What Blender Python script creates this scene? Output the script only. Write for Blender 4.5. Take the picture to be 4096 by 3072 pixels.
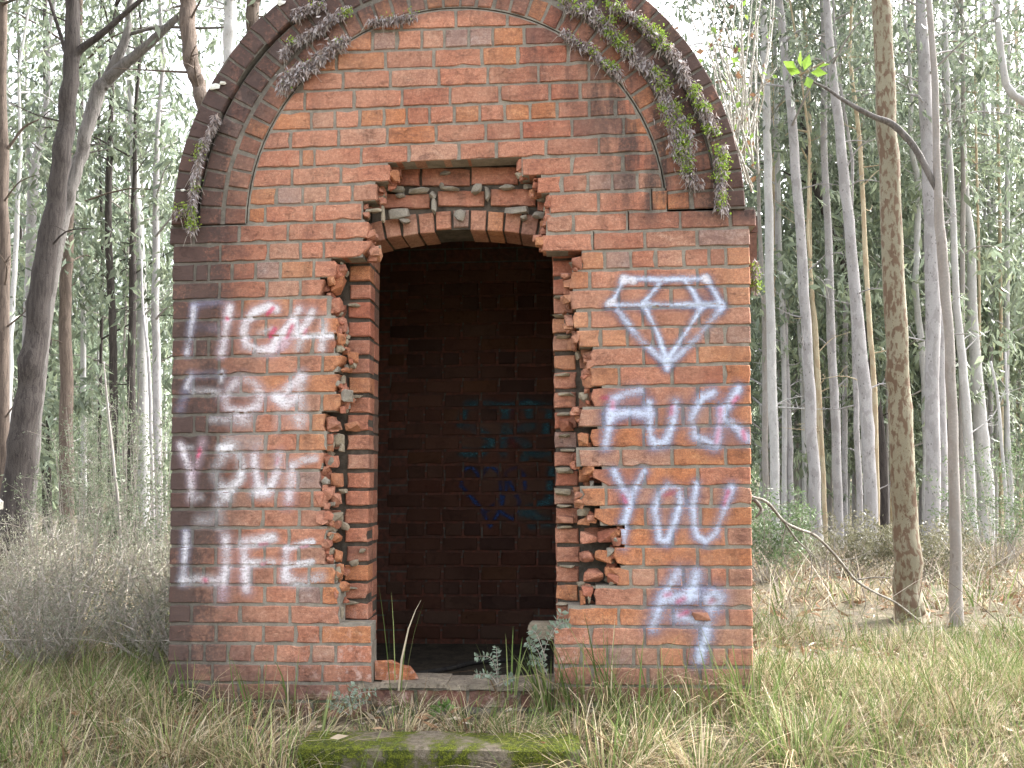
import bpy, bmesh, math, random
import numpy as np
from mathutils import Vector, Matrix, noise as mnoise
from mathutils.bvhtree import BVHTree

random.seed(7)
rng = np.random.default_rng(11)
for o in list(bpy.data.objects):
    bpy.data.objects.remove(o)
SC = bpy.context.scene
COL = SC.collection
R = math.radians

# ------------------------------------------------------------------ camera
# lengths measured on the photograph (4096 x 3072) are turned into metres on the wall's plane
F = 3500.0
YAW, PITCH, ROLL = R(3.5), R(5.94), R(0.4)
EYE = Vector((0.44, -4.05, 1.05))
RC = (Matrix.Rotation(YAW, 3, 'Z') @ Matrix.Rotation(R(90) + PITCH, 3, 'X') @ Matrix.Rotation(-ROLL, 3, 'Z'))
cam_data = bpy.data.cameras.new('camera')
cam_data.sensor_width = 36.0
cam_data.lens = F / 4096 * 36.0
cam_data.clip_start = 0.05
cam_data.clip_end = 600
cam = bpy.data.objects.new('camera', cam_data)
COL.objects.link(cam)
cam.location = EYE
cam.rotation_euler = RC.to_euler()
SC.camera = cam
FWD = RC @ Vector((0, 0, -1))

# ------------------------------------------------------------------ world, sun, exposure
SUN_EL, SUN_AZ = R(42), R(62)          # azimuth measured from +Y towards +X
w = bpy.data.worlds.new('World')
SC.world = w
w.use_nodes = True
nt = w.node_tree
nt.nodes.clear()
wo = nt.nodes.new('ShaderNodeOutputWorld')
bg = nt.nodes.new('ShaderNodeBackground')
sky = nt.nodes.new('ShaderNodeTexSky')
sky.sky_type = 'NISHITA'
sky.sun_disc = False
sky.sun_elevation = SUN_EL
sky.sun_rotation = SUN_AZ
sky.air_density = 1.0
sky.dust_density = 6.0
sky.ozone_density = 1.0
hs = nt.nodes.new('ShaderNodeHueSaturation')
hs.inputs['Saturation'].default_value = 0.22
nt.links.new(sky.outputs[0], hs.inputs['Color'])
nt.links.new(hs.outputs[0], bg.inputs['Color'])
bg.inputs['Strength'].default_value = 0.13
nt.links.new(bg.outputs[0], wo.inputs['Surface'])
sd = bpy.data.lights.new('sun', 'SUN')
sd.energy = 1.0
sd.angle = R(12)
sd.color = (1.0, 0.97, 0.90)
sun = bpy.data.objects.new('sun', sd)
COL.objects.link(sun)
dv = Vector((math.sin(SUN_AZ) * math.cos(SUN_EL), math.cos(SUN_AZ) * math.cos(SUN_EL), math.sin(SUN_EL)))
sun.rotation_euler = (-dv).to_track_quat('-Z', 'Y').to_euler()
sun.location = dv * 30
vs = SC.view_settings
vs.view_transform = 'Standard'
vs.look = 'None'
vs.exposure = 2.72
vs.gamma = 1.0
vs.use_curve_mapping = False
SC.cycles.max_bounces = 8
SC.cycles.transparent_max_bounces = 12
SC.cycles.use_denoising = True

# ------------------------------------------------------------------ helpers
def ray(px, py):
    d = RC @ Vector(((px - 2048) / F, -(py - 1536) / F, -1.0))
    return d

def at(px, py, Y=0.0):
    d = ray(px, py)
    t = (Y - EYE.y) / d.y
    return EYE + d * t

def depth_of(p):
    return (p - EYE).dot(FWD)

DS = 4096 / 2212.0
def atd(x, y, Y):
    return at(x * DS, y * DS, Y)

def gh(x, y):
    """height of the ground"""
    if y < -0.15:
        z = -0.17 * min(1.0, (-0.15 - y) / 0.75)
        if y < -0.9:
            z -= 0.03 * min(1.0, (-0.9 - y) / 1.0)
    elif y < 0.5:
        z = 0.0
    else:
        z = -0.034 * (min(y, 26) - 0.5)
        if y > 26:
            z += 0.03 * (y - 26)
    z += 0.035 * math.sin(1.3 * x + 0.7 * y) * min(1, abs(y) + 0.2) * 0.6
    z += 0.02 * math.sin(3.1 * x - 2.3 * y + 1.0) * 0.5
    return z

def ghv(x, y):
    z = np.where(y < -0.15, -0.17 * np.minimum(1.0, (-0.15 - y) / 0.75) - np.where(y < -0.9, 0.03 * np.minimum(1.0, (-0.9 - y)), 0), 0)
    z = np.where(y >= 0.5, -0.034 * (np.minimum(y, 26) - 0.5) + np.where(y > 26, 0.03 * (y - 26), 0), z)
    z = z + 0.035 * np.sin(1.3 * x + 0.7 * y) * np.minimum(1, np.abs(y) + 0.2) * 0.6
    return z + 0.02 * np.sin(3.1 * x - 2.3 * y + 1.0) * 0.5

def ground_hit(px, py):
    d = ray(px, py)
    t = 2.0
    while t < 80:
        p = EYE + d * t
        if p.z <= gh(p.x, p.y):
            return p
        t += 0.03
    return EYE + d * 40

def tag(o, label=None, cat=None, group=None, kind=None):
    if label: o['label'] = label
    if cat: o['category'] = cat
    if group: o['group'] = group
    if kind: o['kind'] = kind
    return o

def empty(name, loc=(0, 0, 0)):
    o = bpy.data.objects.new(name, None)
    o.empty_display_size = 0.2
    o.location = loc
    COL.objects.link(o)
    return o

def mk(name, verts, faces, mat, parent=None, smooth=False, loc=None, cols=None):
    """link one mesh object; verts are world coordinates, loc becomes its origin"""
    me = bpy.data.meshes.new(name)
    if isinstance(verts, np.ndarray):
        v = verts.astype(float)
        if loc is not None: v = v - np.array(loc)
        me.from_pydata(v.tolist() if len(v) < 2000 else [], [], faces if len(v) < 2000 else [])
        if len(v) >= 2000:
            fast_mesh(me, v, faces)
    else:
        if loc is not None: verts = [(a[0] - loc[0], a[1] - loc[1], a[2] - loc[2]) for a in verts]
        me.from_pydata([tuple(a) for a in verts], [], faces)
    if cols is not None:
        at_ = me.color_attributes.new('Col', 'FLOAT_COLOR', 'POINT')
        at_.data.foreach_set('color', np.asarray(cols, dtype=np.float32).ravel())
    if smooth:
        me.polygons.foreach_set('use_smooth', [True] * len(me.polygons))
    me.update()
    if mat: me.materials.append(mat)
    o = bpy.data.objects.new(name, me)
    COL.objects.link(o)
    pw = Vector((0, 0, 0))
    if parent is not None:
        o.parent = parent
        q = parent
        while q is not None:
            pw += q.location
            q = q.parent
    o.location = (Vector(loc) if loc is not None else Vector((0, 0, 0))) - pw
    return o

def fast_mesh(me, v, faces):
    faces = np.asarray(faces, dtype=np.int32)
    n, k = faces.shape
    me.vertices.add(len(v))
    me.vertices.foreach_set('co', v.astype(np.float32).ravel())
    me.loops.add(n * k)
    me.loops.foreach_set('vertex_index', faces.ravel())
    me.polygons.add(n)
    me.polygons.foreach_set('loop_start', np.arange(0, n * k, k, dtype=np.int32))
    me.polygons.foreach_set('loop_total', np.full(n, k, dtype=np.int32))
    me.update(calc_edges=True)
    me.validate()

class MB:
    def __init__(s): s.v, s.f = [], []
    def add(s, v, f):
        b = len(s.v)
        s.v += [tuple(a) for a in v]
        s.f += [tuple(i + b for i in q) for q in f]
    def box(s, x0, x1, y0, y1, z0, z1):
        s.add([(x0, y0, z0), (x1, y0, z0), (x1, y1, z0), (x0, y1, z0), (x0, y0, z1), (x1, y0, z1), (x1, y1, z1), (x0, y1, z1)],
              [(0, 3, 2, 1), (4, 5, 6, 7), (0, 1, 5, 4), (1, 2, 6, 5), (2, 3, 7, 6), (3, 0, 4, 7)])
    def prism(s, poly, y0, y1):
        n = len(poly)
        # poly counter-clockwise in (x, z) seen from the front (-y)
        v = [(p[0], y0, p[1]) for p in poly] + [(p[0], y1, p[1]) for p in poly]
        f = [tuple(range(n)), tuple(range(2 * n - 1, n - 1, -1))]
        f += [(i, i + n, (i + 1) % n + n, (i + 1) % n) for i in range(n)]
        s.add(v, f)
    def tube(s, pts, rad, n=8, jit=0.0, cap=True):
        v, f = tube(pts, rad, n, jit, cap)
        s.add(v, f)
    def build(s, name, mat, parent=None, smooth=False, loc=None):
        return mk(name, s.v, s.f, mat, parent, smooth, loc)

def tube(pts, rad, n=8, jit=0.0, cap=True):
    pts = [Vector(p) for p in pts]
    v, f = [], []
    up = Vector((0.13, 0.97, 0.2)).normalized()
    m = len(pts)
    for i, p in enumerate(pts):
        t = (pts[min(i + 1, m - 1)] - pts[max(i - 1, 0)])
        if t.length < 1e-9: t = Vector((0, 0, 1))
        t.normalize()
        a = up.cross(t)
        if a.length < 1e-4: a = Vector((1, 0, 0)).cross(t)
        a.normalize()
        b = t.cross(a)
        for k in range(n):
            an = 2 * math.pi * k / n
            r = rad[i] * (1 + jit * (random.random() - 0.5) * 2)
            v.append(p + a * (r * math.cos(an)) + b * (r * math.sin(an)))
    for i in range(m - 1):
        for k in range(n):
            f.append((i * n + k, i * n + (k + 1) % n, (i + 1) * n + (k + 1) % n, (i + 1) * n + k))
    if cap:
        f.append(tuple(range(n - 1, -1, -1)))
        f.append(tuple((m - 1) * n + k for k in range(n)))
    return v, f

def spline(pts, sub=4):
    """Catmull-Rom through tuples of any length"""
    P = [np.array(p, dtype=float) for p in pts]
    if len(P) < 3:
        return [tuple(P[0] + (P[-1] - P[0]) * k / (sub)) for k in range(sub + 1)]
    out = []
    for i in range(len(P) - 1):
        p0 = P[max(i - 1, 0)]; p1 = P[i]; p2 = P[i + 1]; p3 = P[min(i + 2, len(P) - 1)]
        for k in range(sub):
            t = k / sub
            out.append(tuple(0.5 * ((2 * p1) + (-p0 + p2) * t + (2 * p0 - 5 * p1 + 4 * p2 - p3) * t * t + (-p0 + 3 * p1 - 3 * p2 + p3) * t ** 3)))
    out.append(tuple(P[-1]))
    return out

# ------------------------------------------------------------------ materials
def new_mat(name):
    m = bpy.data.materials.new(name)
    m.use_nodes = True
    t = m.node_tree
    t.nodes.clear()
    out = t.nodes.new('ShaderNodeOutputMaterial')
    b = t.nodes.new('ShaderNodeBsdfPrincipled')
    b.inputs['Roughness'].default_value = 0.9
    b.inputs['Specular IOR Level'].default_value = 0.2
    t.links.new(b.outputs[0], out.inputs['Surface'])
    return m, t, b, out

class NT:
    def __init__(s, t): s.t = t
    def n(s, ty, **kw):
        x = s.t.nodes.new(ty)
        for k, v in kw.items(): setattr(x, k, v)
        return x
    def l(s, a, b): s.t.links.new(a, b)
    def val(s, sock, v):
        if hasattr(v, 'is_linked') or hasattr(v, 'links'): s.l(v, sock)
        else: sock.default_value = v
    def math(s, op, a, b=0.0, c=None, clamp=False):
        x = s.n('ShaderNodeMath', operation=op, use_clamp=clamp)
        s.val(x.inputs[0], a); s.val(x.inputs[1], b)
        if c is not None: s.val(x.inputs[2], c)
        return x.outputs[0]
    def noise(s, vec, scale, detail=3, rough=0.55, dist=0.0):
        x = s.n('ShaderNodeTexNoise')
        s.l(vec, x.inputs['Vector'])
        x.inputs['Scale'].default_value = scale
        x.inputs['Detail'].default_value = detail
        x.inputs['Roughness'].default_value = rough
        x.inputs['Distortion'].default_value = dist
        return x.outputs[0]
    def vor(s, vec, scale, feat='F1'):
        x = s.n('ShaderNodeTexVoronoi', feature=feat)
        s.l(vec, x.inputs['Vector'])
        x.inputs['Scale'].default_value = scale
        return x.outputs['Distance']
    def mr(s, v, a, b, c=0.0, d=1.0, smooth=True):
        x = s.n('ShaderNodeMapRange', interpolation_type='SMOOTHSTEP' if smooth else 'LINEAR')
        s.val(x.inputs['Value'], v)
        x.inputs['From Min'].default_value = a; x.inputs['From Max'].default_value = b
        x.inputs['To Min'].default_value = c; x.inputs['To Max'].default_value = d
        return x.outputs['Result']
    def mix(s, fac, a, b, mode='MIX'):
        x = s.n('ShaderNodeMix', data_type='RGBA', blend_type=mode)
        s.val(x.inputs[0], fac)
        s.val(x.inputs[6], a if not isinstance(a, tuple) else (*a, 1)[:4])
        s.val(x.inputs[7], b if not isinstance(b, tuple) else (*b, 1)[:4])
        return x.outputs[2]
    def vscale(s, vec, sx, sy, sz):
        x = s.n('ShaderNodeVectorMath', operation='MULTIPLY')
        s.l(vec, x.inputs[0]); x.inputs[1].default_value = (sx, sy, sz)
        return x.outputs[0]
    def bump(s, h, b, strength=0.5, dist=0.01):
        x = s.n('ShaderNodeBump')
        s.l(h, x.inputs['Height'])
        x.inputs['Strength'].default_value = strength
        x.inputs['Distance'].default_value = dist
        s.l(x.outputs[0], b.inputs['Normal'])
        return x

# ---- geometry constants of the wall (metres) read off the photograph
AX = 0.5 * (at(690, 800, 0).x + at(2983, 760, 0).x)
AZ = at(1835, 866, 0).z
ASCL = 0.0012           # metres for one photo pixel along the arch's radius
KZ = 1.042              # the arch stands a little taller than a half circle
SCL = (at(2000, 1500, 0) - at(1900, 1500, 0)).length / 100.0
XL = at(682, 1500, 0).x
XR = at(3004, 1500, 0).x

def stain_nodes(N, pos):
    sep = N.n('ShaderNodeSeparateXYZ'); N.l(pos, sep.inputs[0])
    x, y, z = sep.outputs
    big = N.noise(pos, 2.6, 4, 0.6)
    streak = N.noise(N.vscale(pos, 9, 9, 1.4), 1.0, 4, 0.6)
    edge = N.mr(x, XL - 0.12, XL + 0.58, 1.45, 0.0)
    edge = N.math('MULTIPLY', edge, N.mr(big, 0.32, 0.55, 0.42, 1.25))
    dx = N.math('SUBTRACT', x, AX); dz = N.math('SUBTRACT', z, AZ)
    r = N.math('SQRT', N.math('ADD', N.math('MULTIPLY', dx, dx), N.math('MULTIPLY', dz, dz)))
    up = N.mr(dz, -0.14, 0.05)
    ring = N.math('MULTIPLY', N.mr(r, 0.98, 1.26, 0.18, 1.25, False), N.math('MULTIPLY', up, N.mr(r, 0.99, 1.02)))
    ring = N.math('MULTIPLY', ring, N.mr(streak, 0.25, 0.60, 0.45, 1.15))
    drip = N.math('MULTIPLY', N.mr(r, 0.62, 0.96), N.math('MULTIPLY', N.mr(dx, 0.15, 0.55), up))
    drip = N.math('MULTIPLY', drip, N.mr(streak, 0.41, 0.60))
    corner = N.math('MULTIPLY', N.mr(x, XR - 0.40, XR, 0.0, 0.8), N.mr(z, AZ - 0.35, AZ + 0.1))
    corner = N.math('MULTIPLY', corner, N.mr(big, 0.35, 0.65, 0.2, 1.0))
    foot = N.math('MULTIPLY', N.mr(z, 0.02, 0.28, 0.75, 0.0), N.mr(big, 0.35, 0.6))
    s = N.math('MAXIMUM', N.math('MAXIMUM', edge, ring), N.math('MAXIMUM', drip, N.math('MAXIMUM', corner, foot)))
    fine = N.noise(pos, 55, 4, 0.7)
    s = N.math('MULTIPLY', s, N.mr(fine, 0.30, 0.60, 0.62, 1.15))
    return N.math('MINIMUM', s, 1.0), x, y, z

def make_brick_mat():
    m, t, b, out = new_mat('fired_brick')
    N = NT(t)
    geo = N.n('ShaderNodeNewGeometry'); oi = N.n('ShaderNodeObjectInfo')
    pos = geo.outputs['Position']
    off = N.n('ShaderNodeVectorMath', operation='ADD')
    N.l(pos, off.inputs[0])
    cmb = N.n('ShaderNodeCombineXYZ')
    k = N.math('MULTIPLY', oi.outputs['Random'], 31.0)
    N.l(k, cmb.inputs[0]); N.l(k, cmb.inputs[2])
    N.l(cmb.outputs[0], off.inputs[1])
    p2 = off.outputs[0]
    blot = N.noise(N.vscale(p2, 1, 1, 1.9), 11, 5, 0.68, 0.4)
    fold = N.noise(N.vscale(p2, 1, 1, 3.5), 26, 4, 0.65, 1.2)
    grain = N.noise(pos, 210, 3, 0.7)
    base = oi.outputs['Color']
    dark = N.mix(1.0, base, (0.60, 0.56, 0.62), 'MULTIPLY')
    lite = N.mix(1.0, base, (1.22, 1.45, 1.55), 'MULTIPLY')
    c = N.mix(N.mr(blot, 0.51, 0.68, 0.0, 0.9), base, dark)
    c = N.mix(N.mr(blot, 0.50, 0.32, 0.0, 0.9), c, lite)
    drag = N.noise(N.vscale(p2, 0.35, 1, 6.0), 30, 3, 0.6)
    c = N.mix(N.mr(drag, 0.50, 0.66, 0.0, 0.45), c, N.mix(1.0, c, (0.62, 0.58, 0.60), 'MULTIPLY'))
    c = N.mix(N.mr(grain, 0.34, 0.62, 0.60, 0.0), c, (0.13, 0.055, 0.045))
    pits = N.vor(p2, 95)
    pit = N.mr(pits, 0.24, 0.10)
    pit = N.math('MULTIPLY', pit, N.mr(N.noise(p2, 30, 2), 0.50, 0.62))
    c = N.mix(N.math('MULTIPLY', pit, 0.75), c, (0.06, 0.03, 0.025))
    crease = N.mr(N.math('ABSOLUTE', N.math('SUBTRACT', fold, 0.5)), 0.0, 0.022, 1.0, 0.0)
    crease = N.math('MULTIPLY', crease, N.mr(N.noise(p2, 11, 2), 0.5, 0.64))
    c = N.mix(N.math('MULTIPLY', crease, 0.6), c, (0.05, 0.022, 0.02))
    dust = N.noise(N.vscale(pos, 1, 1, 0.7), 2.1, 5, 0.62)
    c = N.mix(N.mr(dust, 0.38, 0.64, 0.08, 0.42), c, (0.55, 0.335, 0.235))
    run = N.noise(N.vscale(pos, 7, 7, 0.9), 1.0, 4, 0.6)
    c = N.mix(N.mr(run, 0.55, 0.72, 0.0, 0.38), c, (0.15, 0.095, 0.075))
    mott = N.noise(pos, 62, 4, 0.72)
    c = N.mix(N.mr(mott, 0.40, 0.62, 0.45, 0.0), c, N.mix(1.0, c, (0.55, 0.50, 0.50), 'MULTIPLY'))
    c = N.mix(N.mr(mott, 0.56, 0.72, 0.0, 0.4), c, N.mix(1.0, c, (1.25, 1.5, 1.6), 'MULTIPLY'))
    s, x, y, z = stain_nodes(N, pos)
    c = N.mix(N.math('MULTIPLY', s, 0.86), c, (0.058, 0.046, 0.045))
    # lime bloom near the foot of the wall beside the doorway
    bloom = N.math('MULTIPLY', N.math('MULTIPLY', N.mr(z, 0.62, 0.12), N.mr(y, 0.5, 0.3)), N.mr(N.math('ABSOLUTE', N.math('SUBTRACT', x, AX)), 0.85, 0.42))
    bloom = N.math('MULTIPLY', bloom, N.mr(N.noise(pos, 24, 5, 0.7), 0.50, 0.66, 0.0, 0.55))
    c = N.mix(bloom, c, (0.62, 0.47, 0.42))
    moss = N.math('MULTIPLY', N.mr(z, 0.16, -0.05), N.mr(N.noise(pos, 16, 4), 0.45, 0.6, 0.0, 0.7))
    c = N.mix(moss, c, (0.05, 0.065, 0.02))
    c = N.mix(N.mr(y, 0.9, 1.2, 0.0, 0.88), c, N.mix(1.0, base, (1.0, 1.0, 1.0), 'MULTIPLY'))
    N.l(c, b.inputs['Base Color'])
    h = N.math('ADD', N.math('MULTIPLY', blot, 0.55), N.math('MULTIPLY', grain, 0.16))
    h = N.math('SUBTRACT', h, N.math('MULTIPLY', crease, 0.35))
    h = N.math('SUBTRACT', h, N.math('MULTIPLY', pit, 0.35))
    N.bump(h, b, 0.75, 0.010)
    b.inputs['Roughness'].default_value = 0.88
    return m

def make_mortar_mat(name='lime_mortar', c0=(0.24, 0.215, 0.18), c1=(0.34, 0.31, 0.26)):
    m, t, b, out = new_mat(name)
    N = NT(t)
    geo = N.n('ShaderNodeNewGeometry')
    pos = geo.outputs['Position']
    n1 = N.noise(pos, 18, 4, 0.6)
    g = N.noise(pos, 160, 4, 0.75)
    c = N.mix(N.mr(n1, 0.35, 0.65), c0, c1)
    c = N.mix(N.mr(g, 0.33, 0.60, 0.45, 0.0), c, (0.13, 0.11, 0.095))
    s, x, y, z = stain_nodes(N, pos)
    c = N.mix(N.math('MULTIPLY', s, 0.62), c, (0.06, 0.055, 0.05))
    moss = N.math('MULTIPLY', N.mr(z, 0.2, -0.05), N.mr(N.noise(pos, 14, 4), 0.45, 0.6, 0.0, 0.8))
    c = N.mix(moss, c, (0.05, 0.07, 0.02))
    N.l(c, b.inputs['Base Color'])
    h = N.math('ADD', N.math('MULTIPLY', n1, 0.6), N.math('MULTIPLY', g, 0.4))
    N.bump(h, b, 0.9, 0.012)
    b.inputs['Roughness'].default_value = 0.95
    return m

def make_inner_mat():
    m, t, b, out = new_mat('inside_render')
    N = NT(t)
    geo = N.n('ShaderNodeNewGeometry')
    br = N.n('ShaderNodeTexBrick')
    sw = N.n('ShaderNodeSeparateXYZ'); N.l(geo.outputs['Position'], sw.inputs[0])
    cb = N.n('ShaderNodeCombineXYZ')
    N.l(N.math('ADD', sw.outputs[0], sw.outputs[1]), cb.inputs[0]); N.l(sw.outputs[2], cb.inputs[1])
    N.l(cb.outputs[0], br.inputs['Vector'])
    br.inputs['Scale'].default_value = 1.0
    br.inputs['Brick Width'].default_value = 0.235
    br.inputs['Row Height'].default_value = 0.09
    br.inputs['Mortar Size'].default_value = 0.006
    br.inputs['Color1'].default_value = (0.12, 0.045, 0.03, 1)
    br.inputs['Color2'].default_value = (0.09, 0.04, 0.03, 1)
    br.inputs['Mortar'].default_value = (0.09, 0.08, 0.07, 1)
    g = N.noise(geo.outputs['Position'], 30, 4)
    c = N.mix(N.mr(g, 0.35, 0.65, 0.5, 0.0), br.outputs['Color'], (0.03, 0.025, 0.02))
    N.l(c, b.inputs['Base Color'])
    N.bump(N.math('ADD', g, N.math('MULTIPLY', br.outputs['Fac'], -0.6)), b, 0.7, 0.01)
    return m

def make_simple(name, c0, c1, scale=12, c2=None, bump=0.5, bd=0.01, rough=0.9, stretch=(1, 1, 1), spec=0.2, objspace=False):
    m, t, b, out = new_mat(name)
    N = NT(t)
    if objspace:
        tc = N.n('ShaderNodeTexCoord'); pos = tc.outputs['Object']
    else:
        geo = N.n('ShaderNodeNewGeometry'); pos = geo.outputs['Position']
    p = N.vscale(pos, *stretch)
    n1 = N.noise(p, scale, 5, 0.6)
    n2 = N.noise(p, scale * 5, 4, 0.7)
    c = N.mix(N.mr(n1, 0.36, 0.64), c0, c1)
    if c2: c = N.mix(N.mr(n2, 0.48, 0.68, 0.0, 0.8), c, c2)
    N.l(c, b.inputs['Base Color'])
    N.bump(N.math('ADD', N.math('MULTIPLY', n1, 0.6), N.math('MULTIPLY', n2, 0.4)), b, bump, bd)
    b.inputs['Roughness'].default_value = rough
    b.inputs['Specular IOR Level'].default_value = spec
    return m

def make_attr_mat(name, rough=0.6, spec=0.3, transl=0.0, var=0.25):
    """colour of each blade or leaf comes from its own attribute"""
    m, t, b, out = new_mat(name)
    N = NT(t)
    a = N.n('ShaderNodeAttribute', attribute_name='Col')
    geo = N.n('ShaderNodeNewGeometry')
    nz = N.noise(geo.outputs['Position'], 40, 2)
    c = N.mix(N.mr(nz, 0.3, 0.7, var, 0.0), a.outputs['Color'], N.mix(1.0, a.outputs['Color'], (0.55, 0.5, 0.45), 'MULTIPLY'))
    N.l(c, b.inputs['Base Color'])
    b.inputs['Roughness'].default_value = rough
    b.inputs['Specular IOR Level'].default_value = spec
    if transl > 0:
        tr = N.n('ShaderNodeBsdfTranslucent')
        N.l(c, tr.inputs['Color'])
        mx = N.n('ShaderNodeMixShader')
        mx.inputs[0].default_value = transl
        N.l(b.outputs[0], mx.inputs[1]); N.l(tr.outputs[0], mx.inputs[2])
        N.l(mx.outputs[0], out.inputs['Surface'])
    return m

def make_paint_mat():
    m, t, b, out = new_mat('spray_paint')
    N = NT(t)
    a = N.n('ShaderNodeAttribute', attribute_name='Col')
    geo = N.n('ShaderNodeNewGeometry'); pos = geo.outputs['Position']
    N.l(a.outputs['Color'], b.inputs['Base Color'])
    b.inputs['Roughness'].default_value = 0.55
    g = N.noise(pos, 120, 4, 0.75)
    g2 = N.noise(N.vscale(pos, 1, 1, 2.2), 42, 4, 0.7)
    cover = N.math('ADD', N.math('MULTIPLY', g, 0.55), N.math('MULTIPLY', g2, 0.45))
    # dense paint covers everything, thin overspray only catches the high grains
    al = a.outputs['Alpha']
    grit = N.math('MULTIPLY', N.math('SUBTRACT', cover, 0.52), 5.0)
    fac = N.math('MULTIPLY', al, N.math('ADD', 1.0, grit), clamp=True)
    fac = N.math('MINIMUM', N.math('ADD', N.math('MULTIPLY', fac, 0.75), N.math('MULTIPLY', N.math('MULTIPLY', al, al), 0.28)), 0.95)
    tr = N.n('ShaderNodeBsdfTransparent')
    mx = N.n('ShaderNodeMixShader')
    N.l(fac, mx.inputs[0]); N.l(tr.outputs[0], mx.inputs[1]); N.l(b.outputs[0], mx.inputs[2])
    N.l(mx.outputs[0], out.inputs['Surface'])
    N.bump(N.math('ADD', N.math('MULTIPLY', g2, 0.7), N.math('MULTIPLY', g, 0.3)), b, 0.8, 0.008)
    return m

def make_bark(name, base, patch, spot, patch_amt=0.5, spot_amt=0.5, rough_bark=0.3, ridge=False, scale=1.0):
    m, t, b, out = new_mat(name)
    N = NT(t)
    tc = N.n('ShaderNodeTexCoord'); oi = N.n('ShaderNodeObjectInfo')
    add = N.n('ShaderNodeVectorMath', operation='ADD')
    N.l(tc.outputs['Object'], add.inputs[0])
    cb = N.n('ShaderNodeCombineXYZ'); k = N.math('MULTIPLY', oi.outputs['Random'], 19.0)
    N.l(k, cb.inputs[0]); N.l(k, cb.inputs[2]); N.l(cb.outputs[0], add.inputs[1])
    p = add.outputs[0]
    if ridge:
        q = N.vscale(p, 1, 1, 0.13)
        n1 = N.noise(q, 26 * scale, 5, 0.65, 0.6)
    else:
        q = N.vscale(p, 1, 1, 0.45)
        n1 = N.noise(q, 9 * scale, 4, 0.55, 0.4)
    n0 = N.noise(N.vscale(p, 1, 1, 0.3), 2.3, 4, 0.6)
    n2 = N.noise(p, 60 * scale, 4, 0.7)
    c = N.mix(N.mr(n0, 0.35, 0.65, 0.35, 0.0), base, tuple(v * 0.55 for v in base))
    c = N.mix(N.mr(n1, 0.47, 0.57, 0.0, patch_amt), c, patch)
    v = N.vor(N.vscale(p, 1, 1, 0.5), 22 * scale)
    sp = N.math('MULTIPLY', N.mr(v, 0.26, 0.14), N.mr(N.noise(p, 7, 2), 0.45, 0.6))
    c = N.mix(N.math('MULTIPLY', sp, spot_amt), c, spot)
    c = N.mix(N.mr(n2, 0.4, 0.7, 0.35, 0.0), c, tuple(v * 0.5 for v in base))
    N.l(c, b.inputs['Base Color'])
    h = N.math('ADD', N.math('MULTIPLY', n1, 0.7), N.math('MULTIPLY', n2, 0.3))
    h = N.math('SUBTRACT', h, N.math('MULTIPLY', sp, 0.3))
    N.bump(h, b, 0.8 if ridge else 0.5, 0.03 if ridge else 0.012)
    b.inputs['Roughness'].default_value = 0.85
    return m

M = {}
M['brick'] = make_brick_mat()
M['mortar'] = make_mortar_mat()
M['pale_mortar'] = make_mortar_mat('broken_mortar', (0.27, 0.23, 0.17), (0.40, 0.345, 0.26))
M['inner'] = make_inner_mat()
M['dark_mortar'] = make_mortar_mat('shaded_mortar', (0.05, 0.042, 0.034), (0.11, 0.092, 0.072))  # shade of the gaps behind the torn face is put into this colour
M['paint'] = make_paint_mat()
M['concrete'] = make_simple('concrete', (0.20, 0.17, 0.135), (0.32, 0.27, 0.21), 14, (0.09, 0.07, 0.05))
M['dirt'] = make_simple('dirt_floor', (0.045, 0.038, 0.03), (0.08, 0.066, 0.05), 9, (0.02, 0.018, 0.015))
M['hose'] = make_simple('dark_hose', (0.03, 0.028, 0.028), (0.05, 0.045, 0.04), 30)
M['timber'] = make_simple('weathered_timber', (0.26, 0.22, 0.165), (0.36, 0.31, 0.24), 22, (0.13, 0.10, 0.075), stretch=(0.5, 3, 4))
M['twig'] = make_simple('twig', (0.34, 0.30, 0.26), (0.46, 0.42, 0.38), 16, (0.18, 0.15, 0.13))
M['deadwood'] = make_simple('deadwood', (0.34, 0.32, 0.29), (0.50, 0.48, 0.44), 14, (0.14, 0.12, 0.10))
M['darkwood'] = make_simple('fallen_wood', (0.16, 0.14, 0.12), (0.30, 0.28, 0.25), 14, (0.07, 0.06, 0.05))
M['lichen'] = make_simple('lichen', (0.62, 0.62, 0.56), (0.72, 0.72, 0.68), 60)
M['stone'] = make_simple('cap_stone', (0.20, 0.19, 0.165), (0.28, 0.265, 0.235), 14, (0.11, 0.10, 0.09))
M['leaf'] = make_attr_mat('gum_leaf', 0.40, 0.5, 0.42)
M['grass'] = make_attr_mat('grass_blade', 0.7, 0.2, 0.25)
M['fern'] = make_attr_mat('fern_frond', 0.75, 0.2, 0.3)
M['litter'] = make_attr_mat('dead_leaf', 0.8, 0.15, 0.1)
M['pale'] = make_bark('pale_gum_bark', (0.43, 0.415, 0.42), (0.28, 0.265, 0.265), (0.10, 0.09, 0.09), 0.75, 0.85)
M['white'] = make_bark('white_gum_bark', (0.55, 0.545, 0.54), (0.40, 0.385, 0.38), (0.20, 0.18, 0.17), 0.6, 0.6)
M['cream'] = make_bark('cream_gum_bark', (0.56, 0.48, 0.34), (0.34, 0.22, 0.13), (0.2, 0.14, 0.1), 0.5, 0.4)
M['tan'] = make_bark('tan_gum_bark', (0.37, 0.345, 0.325), (0.27, 0.24, 0.215), (0.14, 0.11, 0.09), 0.6, 0.5)
M['dark'] = make_bark('stringy_dark_bark', (0.085, 0.073, 0.068), (0.04, 0.034, 0.032), (0.03, 0.025, 0.025), 0.9, 0.3, ridge=True)
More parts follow.
